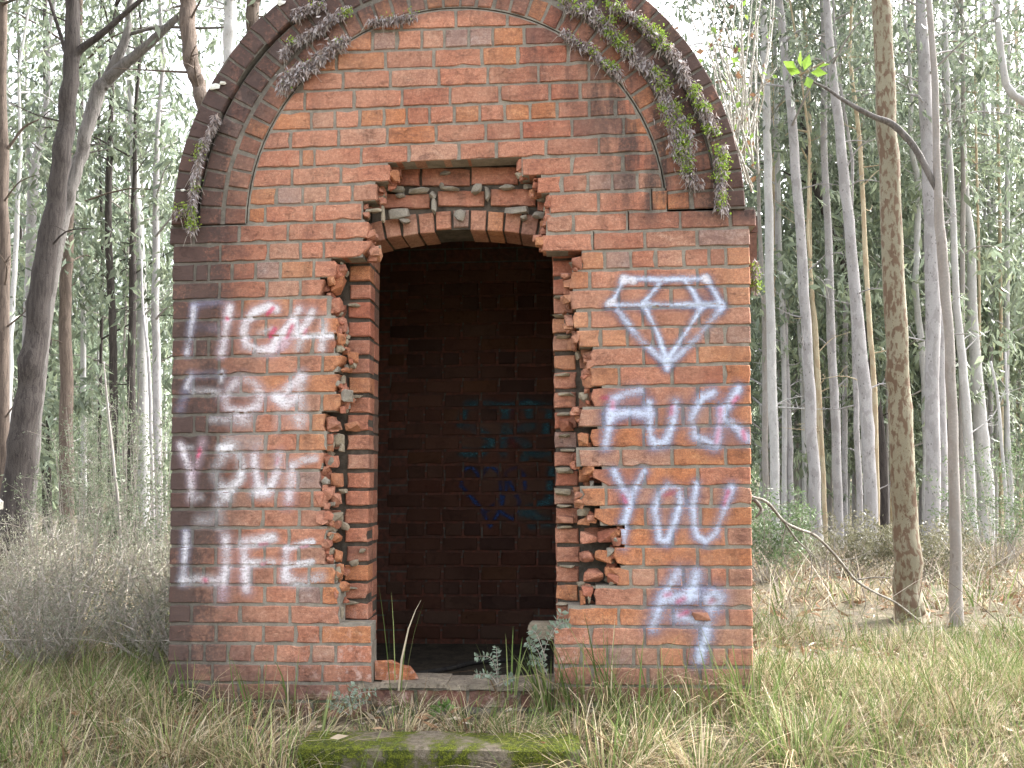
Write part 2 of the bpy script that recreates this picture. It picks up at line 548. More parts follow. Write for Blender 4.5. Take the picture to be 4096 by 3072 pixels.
M['grey'] = make_bark('grey_rough_bark', (0.21, 0.195, 0.185), (0.10, 0.09, 0.085), (0.06, 0.055, 0.05), 0.8, 0.3, ridge=True)
M['redbrown'] = make_bark('brown_stringy_bark', (0.165, 0.128, 0.105), (0.075, 0.057, 0.048), (0.07, 0.05, 0.04), 0.8, 0.3, ridge=True)
M['rust'] = make_bark('rust_flaking_bark', (0.30, 0.275, 0.20), (0.13, 0.066, 0.042), (0.10, 0.05, 0.03), 0.85, 0.9, scale=3.0)

def make_ground_mat():
    m, t, b, out = new_mat('forest_floor')
    N = NT(t)
    geo = N.n('ShaderNodeNewGeometry'); pos = geo.outputs['Position']
    n1 = N.noise(pos, 1.3, 5, 0.6); n2 = N.noise(pos, 14, 5, 0.7); n3 = N.noise(pos, 70, 4, 0.7)
    c = N.mix(N.mr(n1, 0.4, 0.62), (0.20, 0.165, 0.115), (0.16, 0.155, 0.095))
    c = N.mix(N.mr(n2, 0.45, 0.62), c, (0.33, 0.275, 0.195))
    c = N.mix(N.mr(n3, 0.42, 0.62, 0.6, 0.0), c, (0.06, 0.048, 0.034))
    N.l(c, b.inputs['Base Color'])
    N.bump(N.math('ADD', n2, N.math('MULTIPLY', n3, 0.5)), b, 1.0, 0.05)
    b.inputs['Roughness'].default_value = 0.95
    return m
M['ground'] = make_ground_mat()

def make_moss_concrete():
    m, t, b, out = new_mat('mossy_concrete')
    N = NT(t)
    geo = N.n('ShaderNodeNewGeometry'); pos = geo.outputs['Position']
    n1 = N.noise(pos, 5, 5, 0.6); n2 = N.noise(pos, 40, 5, 0.7); n3 = N.noise(pos, 160, 3, 0.7)
    c = N.mix(N.mr(n2, 0.4, 0.65), (0.20, 0.17, 0.13), (0.11, 0.09, 0.07))
    mm = N.mr(n1, 0.40, 0.52)
    mc = N.mix(N.mr(n2, 0.35, 0.65), (0.035, 0.05, 0.010), (0.16, 0.185, 0.02))
    mc = N.mix(N.mr(n3, 0.4, 0.62, 0.6, 0.0), mc, (0.025, 0.03, 0.01))
    c = N.mix(N.math('MULTIPLY', mm, N.mr(n2, 0.25, 0.42)), c, mc)
    N.l(c, b.inputs['Base Color'])
    N.bump(N.math('ADD', N.math('MULTIPLY', n2, 0.6), N.math('MULTIPLY', n3, 0.5)), b, 1.0, 0.02)
    b.inputs['Roughness'].default_value = 1.0
    return m
M['moss'] = make_moss_concrete()

# ------------------------------------------------------------------ the ground
def build_ground():
    xs = np.concatenate([np.linspace(-140, -8, 23), np.linspace(-7.5, 8, 63), np.linspace(9, 140, 23)])
    ys = np.concatenate([np.linspace(-40, -3, 12), np.linspace(-2.7, 12, 74), np.linspace(13, 160, 50)])
    X, Y = np.meshgrid(xs, ys)
    Z = ghv(X, Y)
    # the floor of the hut is dug in; keep the soil below it
    inside = (X > XL + 0.12) & (X < XR - 0.12) & (Y > 0.1) & (Y < 1.9)
    Z = np.where(inside, -0.42, Z) + rng.normal(0, 0.006, X.shape)
    v = np.stack([X, Y, Z], -1).reshape(-1, 3)
    nx, ny = len(xs), len(ys)
    i = np.arange((ny - 1) * nx).reshape(ny - 1, nx)[:, :-1].ravel()
    f = np.stack([i, i + 1, i + 1 + nx, i + nx], -1)
    o = mk('ground', v, f, M['ground'], smooth=True)
    tag(o, 'forest floor of bare soil and litter', 'ground', kind='structure')
build_ground()

# ------------------------------------------------------------------ brick building
PAL = {'r': (0.51, 0.212, 0.132), 'o': (0.53, 0.212, 0.095), 'R': (0.42, 0.148, 0.090), 'g': (0.33, 0.235, 0.210),
       'd': (0.26, 0.118, 0.090), 'b': (0.49, 0.260, 0.180), 'k': (0.030, 0.027, 0.028), 'n': (0.42, 0.178, 0.116)}
def pick(c):
    base = PAL[c]
    k = random.uniform(0.88, 1.13); h = random.uniform(-0.06, 0.06)
    return (base[0] * k, base[1] * k * (1 + h), base[2] * k * (1 + 1.5 * h), 1)

building = empty('brick_hut', (AX, 0, 0))
tag(building, 'red brick hut', 'hut')
building['label'] = 'red brick hut with round arched front and a doorway knocked through'
BV, BF = [], []           # everything the spray paint can land on

def collect(v, f):
    b = len(BV)
    BV.extend([tuple(a) for a in v])
    BF.extend([tuple(i + b for i in q) for q in f])

def inset_convex(poly, d):
    n = len(poly); out = []
    for i in range(n):
        p0 = Vector(poly[i - 1]); p1 = Vector(poly[i]); p2 = Vector(poly[(i + 1) % n])
        e1 = (p1 - p0).normalized(); e2 = (p2 - p1).normalized()
        n1 = Vector((-e1.y, e1.x)); n2 = Vector((-e2.y, e2.x))
        den = 1 + n1.dot(n2)
        if den < 0.15: den = 0.15
        out.append(p1 + (n1 + n2) * (d / den))
    return out

def clip_convex(poly, clip):
    out = [tuple(p) for p in poly]
    n = len(clip)
    for i in range(n):
        a = clip[i]; b = clip[(i + 1) % n]
        inp = out; out = []
        if not inp: return []
        def side(p): return (b[0] - a[0]) * (p[1] - a[1]) - (b[1] - a[1]) * (p[0] - a[0])
        for k in range(len(inp)):
            p, q = inp[k - 1], inp[k]
            sp, sq = side(p), side(q)
            if sq >= 0:
                if sp < 0:
                    t = sp / (sp - sq); out.append((p[0] + (q[0] - p[0]) * t, p[1] + (q[1] - p[1]) * t))
                out.append(q)
            elif sp >= 0:
                t = sp / (sp - sq); out.append((p[0] + (q[0] - p[0]) * t, p[1] + (q[1] - p[1]) * t))
    return out

def area(poly):
    return 0.5 * sum(poly[i - 1][0] * poly[i][1] - poly[i][0] * poly[i - 1][1] for i in range(len(poly)))

def brick(name, poly, colour, parent, yf=0.0, dep=0.10, jit=0.0027, bev=0.004, paint=False, step=0.046, mat=None):
    """one brick: an uneven outline (x, z) with worn edges, pushed back into the wall"""
    pts = []
    n = len(poly)
    for i in range(n):
        a = Vector(poly[i]); b = Vector(poly[(i + 1) % n])
        L = (b - a).length
        k = max(1, int(round(L / step)))
        e = (b - a) / L if L > 0 else Vector((1, 0)); nn = Vector((-e.y, e.x))
        for j in range(k):
            p = a + (b - a) * (j / k)
            if j > 0:
                p = p + nn * random.uniform(-0.4, 1.6) * jit
            else:
                pe = (Vector(poly[i - 1]) - a)
                if pe.length > 0:
                    p = p + (pe.normalized() + e) * random.uniform(0.2, 1.5) * jit
            if random.random() < 0.06: p = p + nn * random.uniform(1.5, 3.2) * jit
            pts.append(p)
    m = len(pts)
    c = sum(pts, Vector((0, 0))) / m
    tilt = (random.uniform(-0.010, 0.010), random.uniform(-0.02, 0.02))
    y0 = yf + random.uniform(-0.0022, 0.0022)
    def yy(p, extra): return y0 + tilt[0] * (p.x - c.x) + tilt[1] * (p.y - c.y) + extra
    vin = []
    for p in pts:
        q = c + (p - c) * max(0.0, 1 - bev * 1.25 / max((p - c).length, 0.02))
        vin.append((q.x, yy(q, random.uniform(-0.0006, 0.0006)), q.y))
    v = vin + [(p.x, yy(p, bev * random.uniform(0.8, 1.5)), p.y) for p in pts] + [(p.x, yf + dep, p.y) for p in pts]
    f = [tuple(range(m))]
    for i in range(m):
        j = (i + 1) % m
        f.append((i, i + m, j + m, j)); f.append((i + m, i + 2 * m, j + 2 * m, j + m))
    # outlines run counter-clockwise seen from the front (-y), which is clockwise for +y normals: keep
    if paint: collect(v, f)
    o = mk(name, v, f, mat or M['brick'], parent, loc=(c.x, y0, c.y))
    o.color = colour
    return o

# -- course lines: pixel height on the left reference column and on the right one
JREF = {0: (1200, 55, 2300, 22), 1: (1200, 132, 2300, 97), 2: (1200, 216, 2300, 172), 3: (1200, 288, 2300, 252), 4: (1200, 365, 2300, 327),
        5: (1200, 444, 2300, 400), 6: (1200, 521, 2300, 472), 7: (1200, 594, 2300, 549), 8: (1200, 669, 2300, 622), 9: (1200, 744, 2300, 697),
        10: (1200, 818, 2300, 771)}
for j, (a, b) in zip(range(11, 37), [(895, 841), (970, 918), (1045, 993), (1120, 1071), (1193, 1149), (1273, 1231), (1348, 1307), (1423, 1384),
        (1498, 1460), (1577, 1543), (1654, 1625), (1733, 1706), (1808, 1790), (1884, 1867), (1962, 1946), (2036, 2026), (2111, 2107), (2185, 2187),
        (2264, 2269), (2341, 2350), (2419, 2430), (2498, 2509), (2575, 2588), (2654, 2669), (2732, 2747), (2805, 2824)]):
    JREF[j] = (1050, a, 2700, b)
JREF[37] = (1050, 2880, 2700, 2902)
def jpx(j, x):
    a = JREF[j]
    return a[1] + (a[3] - a[1]) * (x - a[0]) / (a[2] - a[0])
JW = {}
for j, a in JREF.items():
    p, q = at(a[0], a[1], 0), at(a[2], a[3], 0)
    JW[j] = (p.x, p.z, q.x, q.z)
def zj(j, x):
    a = JW[j]
    return a[1] + (a[3] - a[1]) * (x - a[0]) / (a[2] - a[0])
def xw(i, px, Y=0.0):
    """world x of pixel column px at the middle of course i"""
    return at(px, 0.5 * (jpx(i - 1, px) + jpx(i, px)), Y).x

LA = lambda *v: [660 + a / 2.4578 for a in v]
RA = lambda *v: [2150 + a / 2.4578 for a in v]
TT = lambda *v: [1250 + a / 1.8433 for a in v]
# each course: joints left to right (photo columns) and a colour letter for each brick between them
ROWS = {
 1: [(TT(430, 655, 1055, 1435, 1660), 'rrrr')],
 2: [(TT(180, 440, 620, 803, 970, 1152, 1330, 1560, 1860), 'ogrbggod')],
 3: [(TT(40, 175, 535, 893, 1250, 1512, 1885, 2100), 'oonroRd')],
 4: [([1210, 1371, 1560, 1755, 1951, 2154, 2355, 2500], 'rrbrrnd')],
 5: [([1120, 1218, 1415, 1607, 1800, 1999, 2199, 2321, 2540], 'rRrnrnRn')],
 6: [([1075, 1244, 1338, 1436, 1534, 1626, 1718, 1816, 1918, 2018, 2120, 2228, 2357, 2463, 2580], 'obroorroroonnr')],
 7: [([1040, 1163, 1353, 1548, 1743, 1943, 2085, 2287, 2495, 2610], 'nrbornRdo')],
 8: [([1015, 1203, 1257, 1444, 1635, 1835, 1986, 2184, 2396, 2625], 'rorrbrrnn')],
 9: [([985, 1167, 1363, 1560], 'rrr'), ([2089, 2287, 2494, 2650], 'rnR')],
 10: [([975, 1106, 1210, 1309, 1408, 1509], 'ogbrb'), ([2148, 2248, 2351, 2449, 2550, 2660], 'rnggb')],
 11: [([970, 1060, 1256, 1446], 'orr'), ([2201, 2394, 2604, 2672], 'rro')],
 12: [(LA(40, 280, 725, 1205, 1665, 1998), 'ddrrr'), (RA(92, 350, 885, 1405, 1897, 2150), 'brnnd')],
 13: [(LA(72, 540, 1010, 1330, 1557, 2035), 'Rrbrr'), (RA(42, 545, 1055, 1572, 2092), 'rnbg')],
 14: [(LA(68, 290, 425, 655, 885, 1130, 1460, 1690), 'ddRngor'), (RA(412, 660, 917, 1165, 1440, 1690, 1855, 2094), 'ogrbnno')],
 15: [(LA(70, 530, 995, 1325, 1558), 'nrbr'), (RA(300, 515, 1065, 1572, 2095), 'orro')],
 16: [(LA(68, 290, 755, 1235, 1618), 'Rnor'), (RA(308, 797, 1315, 1848, 2097), 'rnno')],
 17: [(LA(66, 525, 990, 1295, 1545, 1702), 'drrro'), (RA(338, 512, 1035, 1585, 2098), 'oRRn')],
 18: [(LA(66, 285, 425, 655, 880, 1115, 1450, 1688), 'Rddrrrr'), (RA(388, 622, 885, 1137, 1405, 1668, 1840, 2100), 'oonrngg')],
 19: [(LA(62, 525, 1000, 1312, 1545, 1760), 'dnrro'), (RA(520, 1045, 1575, 2100), 'rRo')],
 20: [(LA(60, 275, 745, 1225, 1700), 'ddoo'), (RA(503, 805, 1325, 1840, 2100), 'orRo')],
 21: [(LA(58, 520, 980, 1292, 1540, 1742), 'dnrbo'), (RA(535, 1045, 1578, 2102), 'rno')],
 22: [(LA(56, 280, 410, 648, 875, 1120, 1428, 1575), 'dndnrro'), (RA(403, 648, 908, 1167, 1432, 1700, 1865, 2104), 'brrobbo')],
 23: [(LA(54, 520, 985, 1300, 1575), 'dbro'), (RA(525, 1045, 1580, 2105), 'oon')],
 24: [(LA(50, 275, 735, 1200, 1565), 'dnbr'), (RA(388, 820, 1325, 1852, 2106), 'bboo')],
 25: [(LA(48, 505, 985, 1300, 1535), 'dnbg'), (RA(535, 1055, 1578, 2108), 'ror')],
 26: [(LA(46, 260, 640, 860, 1085, 1445, 1592), 'Rdbrrr'), (RA(426, 672, 930, 1190, 1460, 1712, 1875, 2108), 'orbbbbb')],
 27: [(LA(46, 500, 960, 1315, 1592), 'dbrn'), (RA(548, 1062, 1602, 2110), 'obo')],
 28: [(LA(44, 265, 730, 1215, 1575), 'dnrr'), (RA(818, 1330, 1860, 2112), 'oob')],
 29: [(LA(42, 495, 975, 1310, 1560), 'nrrb'), (RA(755, 1045, 1572, 2116), 'ooo')],
 30: [(LA(40, 250, 375, 610, 845, 1078, 1415, 1690), 'dddrnro'), (RA(752, 918, 1168, 1435, 1693, 1870, 2116), 'obrbrb')],
 31: [(LA(36, 490, 975, 1300, 1535, 1715), 'nrrgo'), (RA(532, 1055, 1600, 2118), 'rrb')],
 32: [(LA(36, 255, 735, 1225, 1715), 'dnrr'), (RA(300, 800, 1335, 1870, 2120), 'oorr')],
 33: [(LA(32, 495, 965, 1280, 1530, 2022), 'nrnro'), (RA(160, 525, 1055, 1600, 2122), 'rrob')],
 34: [(LA(28, 240, 385, 610, 858, 1080, 1435, 1675, 2028), 'ndddnrbr'), (RA(160, 430, 690, 945, 1195, 1450, 1710, 1865, 2124), 'rrgborbr')],
 35: [(LA(26, 460, 950, 1290, 1545, 2030), 'ndnnr'), (RA(160, 540, 1090, 1600, 2125), 'rrbb')],
 36: [(LA(22, 250, 720, 1200, 1690, 2030), 'ndndn'), (RA(160, 300, 800, 1330, 1860, 2125), 'rrrbb')],
 37: [(LA(20, 480, 960, 1440, 2030), 'dddd'), (RA(160, 640, 1120, 1600, 2126), 'ndnn')],
}
RIN = 842 * ASCL
RCLIP = [(AX + (RIN - 0.011) * math.cos(a), AZ + KZ * (RIN - 0.011) * math.sin(a)) for a in [2 * math.pi * k / 96 for k in range(96)]]
RCLIPM = [(AX + (RIN - 0.004) * math.cos(a), AZ + KZ * (RIN - 0.004) * math.sin(a)) for a in [2 * math.pi * k / 96 for k in range(96)]]

mort = MB()
wall_bricks = []
BROKEN_END = {(13, 0): 'r', (14, 0): 'r', (19, 0): 'r', (21, 0): 'r', (21, 1): 'l', (25, 1): 'l', (27, 1): 'l', (23, 1): 'l', (30, 1): 'l', (29, 1): 'l', (26, 0): 'r', (27, 0): 'r'}
specs = []
for i, parts in ROWS.items():
    for side, (js, cs) in enumerate(parts):
        xs = [xw(i, p) for p in js]
        lo, hi = i, i - 1
        # mortar bed of this course
        pad0 = 0.004 if not (side == 1 or i < 12) else 0.0
        x0, x1 = xs[0], xs[-1]
        if i <= 11:
            if side == 0: x0 -= 0.2
            if side == len(parts) - 1 and i < 11: x1 += 0.2
        else:
            x0 += 0.006 if side == 0 else 0.0
            x1 += -0.005 if side == 1 else 0.0
        if len(parts) > 1 and 9 <= i <= 31:
            e_ = random.choice([0.003, -0.012, -0.020]) - (0.035 if (i, side) in BROKEN_END else 0.0)
            if side == 0: x1 += e_
            else: x0 -= e_
        gaps = [xs[k] for k in range(1, len(xs) - 1) if (i, side, k) in {(12, 1, 2), (13, 1, 1), (11, 1, 2)}]
        segs, a = [], x0
        for g in gaps:
            segs.append((a, g + 0.002)); a = g + 0.0075
        segs.append((a, x1))
        for (a, b) in segs:
            poly = [(a, zj(lo, a) + 0.0058), (b, zj(lo, b) + 0.0058), (b, zj(hi, b) + 0.0056), (a, zj(hi, a) + 0.0056)]
            if i <= 11: poly = clip_convex(poly, RCLIPM) if not (i == 11 and side == 1) else poly
            if len(poly) >= 3 and area(poly) > 1e-5:
                mort.prism(poly, 0.0065, 0.108)
        for k in range(len(xs) - 1):
            a, b = xs[k], xs[k + 1]
            jl = 0.0052; ja = jl if k > 0 else 0.0; jb = jl if k < len(xs) - 2 else 0.0
            poly = [(a + ja, zj(lo, a) + 0.0052), (b - jb, zj(lo, b) + 0.0052), (b - jb, zj(hi, b) - 0.0048), (a + ja, zj(hi, a) - 0.0048)]
            if i <= 11 and not (i == 11 and side == 1):
                poly = clip_convex(poly, RCLIP)
                if len(poly) < 3 or area(poly) < 6e-4: continue
                # drop slivers of edges
                q = []
                for p in poly:
                    if not q or (Vector(p) - Vector(q[-1])).length > 0.012: q.append(p)
                if len(q) > 2 and (Vector(q[0]) - Vector(q[-1])).length < 0.012: q.pop()
                poly = q
                if len(poly) < 3: continue
            be = BROKEN_END.get((i, side))
            if be == 'r' and k == len(xs) - 2:
                h = poly[2][1] - poly[1][1]; L = poly[1][0] - poly[0][0]
                c1 = random.uniform(0.1, 0.3) * min(L, 0.12)
                if i in (13, 19): poly = [poly[0], (poly[1][0] - 0.055, poly[1][1]), (poly[1][0] - 0.02, poly[1][1] + 0.5 * h), poly[2], poly[3]]
                else: poly = [poly[0], (poly[1][0] - c1, poly[1][1]), (poly[1][0] - 0.4 * c1, poly[1][1] + 0.35 * h), (poly[2][0] - 0.1 * c1, poly[2][1] - 0.3 * h), (poly[2][0] - 0.01, poly[2][1]), poly[3]]
            if be == 'l' and k == 0:
                h = poly[3][1] - poly[0][1]
                if i in (25, 27): poly = [(poly[0][0] + 0.075, poly[0][1]), poly[1], poly[2], poly[3], (poly[3][0] + 0.004, poly[3][1] - 0.5 * h), (poly[0][0] + 0.045, poly[0][1] + 0.12 * h)]
                elif i == 30: poly = [(poly[0][0] + 0.01, poly[0][1]), poly[1], poly[2], (poly[3][0] - 0.02, poly[3][1]), (poly[3][0] + 0.025, poly[3][1] - 0.5 * h)]
                else: poly = [(poly[0][0] + 0.012, poly[0][1]), poly[1], poly[2], (poly[3][0] + 0.004, poly[3][1]), (poly[3][0] - 0.006, poly[3][1] - 0.45 * h)]
            if be is None and len(parts) > 1 and 14 <= i <= 31 and len(poly) == 4:
                J = lambda: random.uniform(-0.020, 0.008)
                if side == 0 and k == len(xs) - 2:
                    (xa_, za_), (xb_, zb__) = poly[1], poly[2]
                    poly = [poly[0], (xa_ + J(), za_), (xa_ + J(), za_ + 0.3 * (zb__ - za_)), (xb_ + J(), za_ + 0.65 * (zb__ - za_)), (xb_ + J(), zb__), poly[3]]
                if side == 1 and k == 0:
                    (xa_, za_), (xb_, zb__) = poly[0], poly[3]
                    poly = [(xa_ - J(), za_), poly[1], poly[2], (xb_ - J(), zb__), (xb_ - J(), za_ + 0.65 * (zb__ - za_)), (xa_ - J(), za_ + 0.3 * (zb__ - za_))]
            c = cs[k] if k < len(cs) else 'r'
            specs.append((area(poly), poly, c, i, side))
front_wall = mort.build('front_wall', M['mortar'], building, loc=(AX, 0, 0))
collect(mort.v, mort.f)
specs.sort(key=lambda s: -s[0])
for n, (A, poly, c, i, side) in enumerate(specs):
    if n < 300 or True:
        brick('brick', poly, pick(c), front_wall, 0.0, 0.10, paint=True)

# -- the three rings of the arch
arch = None
am = MB()
RINGS = [(846, 934, 39, 0.0), (948, 1038, 43, -0.001), (1052, 1146, 50, -0.020)]
def sector(r0, r1, a0, a1, n=2):
    pts = [(AX + r0 * math.cos(a0 + (a1 - a0) * k / n), AZ + KZ * r0 * math.sin(a0 + (a1 - a0) * k / n)) for k in range(n, -1, -1)]
    pts += [(AX + r1 * math.cos(a0 + (a1 - a0) * k / n), AZ + KZ * r1 * math.sin(a0 + (a1 - a0) * k / n)) for k in range(n + 1)]
    return pts
SPR = {0: (zj(11, AX - 0.99), zj(11, AX + 0.99))}
for k in range(48):
    a0, a1 = math.pi * k / 48, math.pi * (k + 1) / 48
    for (r0, r1, y0) in ((844 * ASCL, 1040 * ASCL, 0.0065), ((1052 if a0 > 1.7 else 1041) * ASCL, 1144 * ASCL, -0.013)):
        am.prism(sector(r0, r1, a0, a1, 1), y0, 0.11)
# feet of the rings below the centre line, standing on course 12
zl, zr = zj(11, AX - 1.1), zj(11, AX + 1.1)
for (r0, r1, y0) in ((844 * ASCL, 1040 * ASCL, 0.0065), (1060 * ASCL, 1144 * ASCL, -0.013)):
    if zl < AZ: am.box(AX - r1, AX - r0, y0, 0.11, zl, AZ)
    if zr < AZ: am.box(AX + r0, AX + r1, y0, 0.11, zr, AZ)
arch = am.build('arch', M['mortar'], building, loc=(AX, 0, AZ))
for ri, (r0, r1, n, yf) in enumerate(RINGS):
    r0 *= ASCL; r1 *= ASCL
    da = math.pi / n
    rm = 0.5 * (r0 + r1)
    ja = 0.0048 / rm
    aR = -max(0.0, (AZ - zr)) / rm if zr < AZ else max(0.0, (zr - AZ)) / rm
    aL = math.pi + (max(0.0, (AZ - zl)) / rm if zl < AZ else -(zl - AZ) / rm)
    n2 = max(1, int(round((aL - aR) / da)))
    da = (aL - aR) / n2
    for k in range(n2):
        a0, a1 = aR + da * k, aR + da * (k + 1)
        poly = sector(r0 + 0.001, r1 - 0.001, a0 + ja, a1 - ja, 1)
        left = a0 > math.pi / 2
        if ri == 2 and a0 < 1.7: poly = sector(1047 * ASCL, r1 - 0.001, a0 + ja, a1 - ja, 1)
        elif ri == 2: poly = sector(r0 + random.uniform(-0.012, 0.004), r1 - 0.001 + random.uniform(-0.006, 0.004), a0 + ja * 0.6, a1 - ja * 0.6, 1)
        if ri == 2: c = random.choice('ddndd') if left else random.choice('dnndR')
        elif ri == 1: c = random.choice('onndrg') if left else random.choice('norRg')
        else: c = random.choice('onndro') if left else random.choice('rnoRn')
        brick('arch_brick', poly, pick(c), arch, yf + random.uniform(-0.003, 0.003), 0.10, paint=True, step=0.07, jit=0.0022, bev=0.0045)

# -- inner leaf behind the broken face, with the door opening
Y1 = 0.128
DLF = at(1480, 1500, Y1).x
DRF = at(2213, 1500, Y1).x
YB = 0.36
inner = MB()
RA2 = lambda *v: [2150 + a / 2.4578 for a in v]
xl_in, xr_in = XL + 0.06, XR - 0.06
door_c = 0.5 * (DLF + DRF)
zs_spring = at(1500, 972, Y1).z
z_apex = at(1880, 922, Y1).z
half = 0.5 * (DRF - DLF)
sag = z_apex - zs_spring
RD = (half * half + sag * sag) / (2 * sag)
DCZ = z_apex - RD
hdr = 88 * SCL
th = math.asin(half / RD)
NV = 11
for i in range(9, 38):
    zt = zj(i - 1, AX); zb = zj(i, AX)
    for (a, b, sgn) in ((xl_in, DLF, -1), (DRF, xr_in, 1)):
        if zt > AZ + 0.2: continue
        inner.prism([(a, zj(i, a)), (b - (0.008 if sgn < 0 else 0), zj(i, b)), (b - (0.008 if sgn < 0 else 0), zj(i - 1, b)), (a, zj(i - 1, a))] if sgn < 0 else
                    [(a + 0.008, zj(i, a)), (b, zj(i, b)), (b, zj(i - 1, b)), (a + 0.008, zj(i - 1, a))], Y1 + 0.012, YB)
# masonry above the door arch
ex = [(door_c + (RD + 0.01) * math.sin(t), DCZ + (RD + 0.01) * math.cos(t)) for t in [-th + 2 * th * k / 12 for k in range(13)]]
ztop = AZ + 0.45
poly = ex + [(DRF - 0.001, ztop), (DLF + 0.001, ztop)]
poly = [(p[0], p[1]) for p in poly]
# counter-clockwise: along the arc left to right (bottom edge), then back over the top
inner.prism(poly, Y1 + 0.014, YB)
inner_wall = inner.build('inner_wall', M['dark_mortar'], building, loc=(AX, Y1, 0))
collect(inner.v, inner.f)
# door arch of bricks on end
for k in range(NV):
    t0 = -th * 1.02 + 2.04 * th * k / NV; t1 = -th * 1.02 + 2.04 * th * (k + 1) / NV
    g = 0.004 / RD
    r0 = RD + random.uniform(-0.004, 0.004); r1 = RD + hdr + random.uniform(-0.008, 0.004)
    if k in (4, 5): r0 += 0.014
    def P(r, t): return (door_c + r * math.sin(t), DCZ + r * math.cos(t))
    poly = [P(r0, t0 + g), P(r0, t1 - g), P(r1, t1 - g), P(r1, t0 + g)]
    c = 'nnbrrgrondn'[k]
    brick('door_arch_brick', poly, pick(c), inner_wall, Y1 + random.uniform(-0.004, 0.004), 0.22, jit=0.002, bev=0.004, step=0.07)
# courses over the door arch seen in the notch
def npx(X, Y): return (1440 + X / 2.633, 600 + Y / 2.633)
for (X0, X1_, ya, yb, c) in [(250, 380, 195, 385, 'R'), (395, 632, 195, 385, 'R'), (650, 1158, 190, 378, 'R'), (1172, 1666, 178, 362, 'R'), (1685, 1850, 170, 350, 'R'),
                             (235, 740, 460, 615, 'R'), (812, 1312, 428, 592, 'R'), (1372, 1855, 408, 590, 'R'), (1866, 2100, 500, 645, 'R'), (40, 225, 480, 640, 'R')]:
    a = at(*npx(X0, yb), Y1); b = at(*npx(X1_, yb), Y1); t = at(*npx(X1_, ya), Y1); t0 = at(*npx(X0, ya), Y1)
    brick('backing_brick', [(a.x, a.z), (b.x, b.z), (t.x, t.z), (t0.x, t0.z)], pick(c), inner_wall, Y1 - 0.002, 0.08, jit=0.002, bev=0.004)
# jambs: header faces towards us, and a darker row behind them in the reveal
JC_L = {14: 'o', 15: 'n', 16: 'R', 17: 'R', 18: 'n', 19: 'n', 20: 'o', 21: 'r', 22: 'R', 23: 'r', 24: 'b', 25: 'r', 26: 'r', 27: 'r', 28: 'r', 29: 'n', 30: 'o', 31: 'r', 32: 'r', 33: 'r', 34: 'r', 35: 'r', 36: 'd'}
JC_R = {14: 'R', 15: 'R', 16: 'R', 17: 'o', 18: 'n', 19: 'o', 20: 'n', 21: 'r', 22: 'R', 23: 'g', 24: 'n', 25: 'R', 26: 'b', 27: 'r', 28: 'r', 29: 'r', 30: 'r', 31: 'o', 32: 'r', 33: 'r', 34: 'r', 35: 'r', 36: 'n'}
hw = 0.112
for i in range(13, 37):
    for sgn in (-1, 1):
        xe = DLF if sgn < 0 else DRF
        e = random.uniform(-0.004, 0.004)
        w_ = hw + random.uniform(-0.006, 0.006)
        a, b = (xe - w_ + e, xe + e) if sgn < 0 else (xe + e, xe + w_ + e)
        dz = random.uniform(-0.004, 0.004)
        poly = [(a, zj(i, a) + 0.007 + dz), (b, zj(i, b) + 0.007 + dz), (b, zj(i - 1, b) - 0.008 + dz), (a, zj(i - 1, a) - 0.008 + dz)]
        c = (JC_L if sgn < 0 else JC_R).get(i, 'R')
        brick('jamb_brick', poly, pick(c), inner_wall, Y1 + random.uniform(-0.006, 0.006), 0.105, jit=0.003, bev=0.005)
        # next brick along, hidden under the front leaf except where it has been knocked away
        if 14 <= i <= 31:
            a2, b2 = (a - 0.235, a - 0.012) if sgn < 0 else (b + 0.012, b + 0.235)
            poly = [(a2, zj(i, a2) + 0.006), (b2, zj(i, b2) + 0.006), (b2, zj(i - 1, b2) - 0.006), (a2, zj(i - 1, a2) - 0.006)]
            brick('jamb_brick', poly, pick(random.choice('RnRr')), inner_wall, Y1 + random.uniform(0.0, 0.05), 0.05, jit=0.005, bev=0.007)
        # reveal brick behind, some still black with tar
        a3, b3 = (xe - 0.10, xe + random.uniform(-0.006, 0.002)) if sgn < 0 else (xe + random.uniform(-0.002, 0.006), xe + 0.10)
        poly = [(a3, zj(i, a3) + 0.006), (b3, zj(i, b3) + 0.006), (b3, zj(i - 1, b3) - 0.006), (a3, zj(i - 1, a3) - 0.006)]
        c = 'k' if (15 <= i <= 25 and random.random() < 0.62) else random.choice('nRr')
        brick('reveal_brick', poly, pick(c), inner_wall, Y1 + 0.116, 0.10, jit=0.002, bev=0.004)

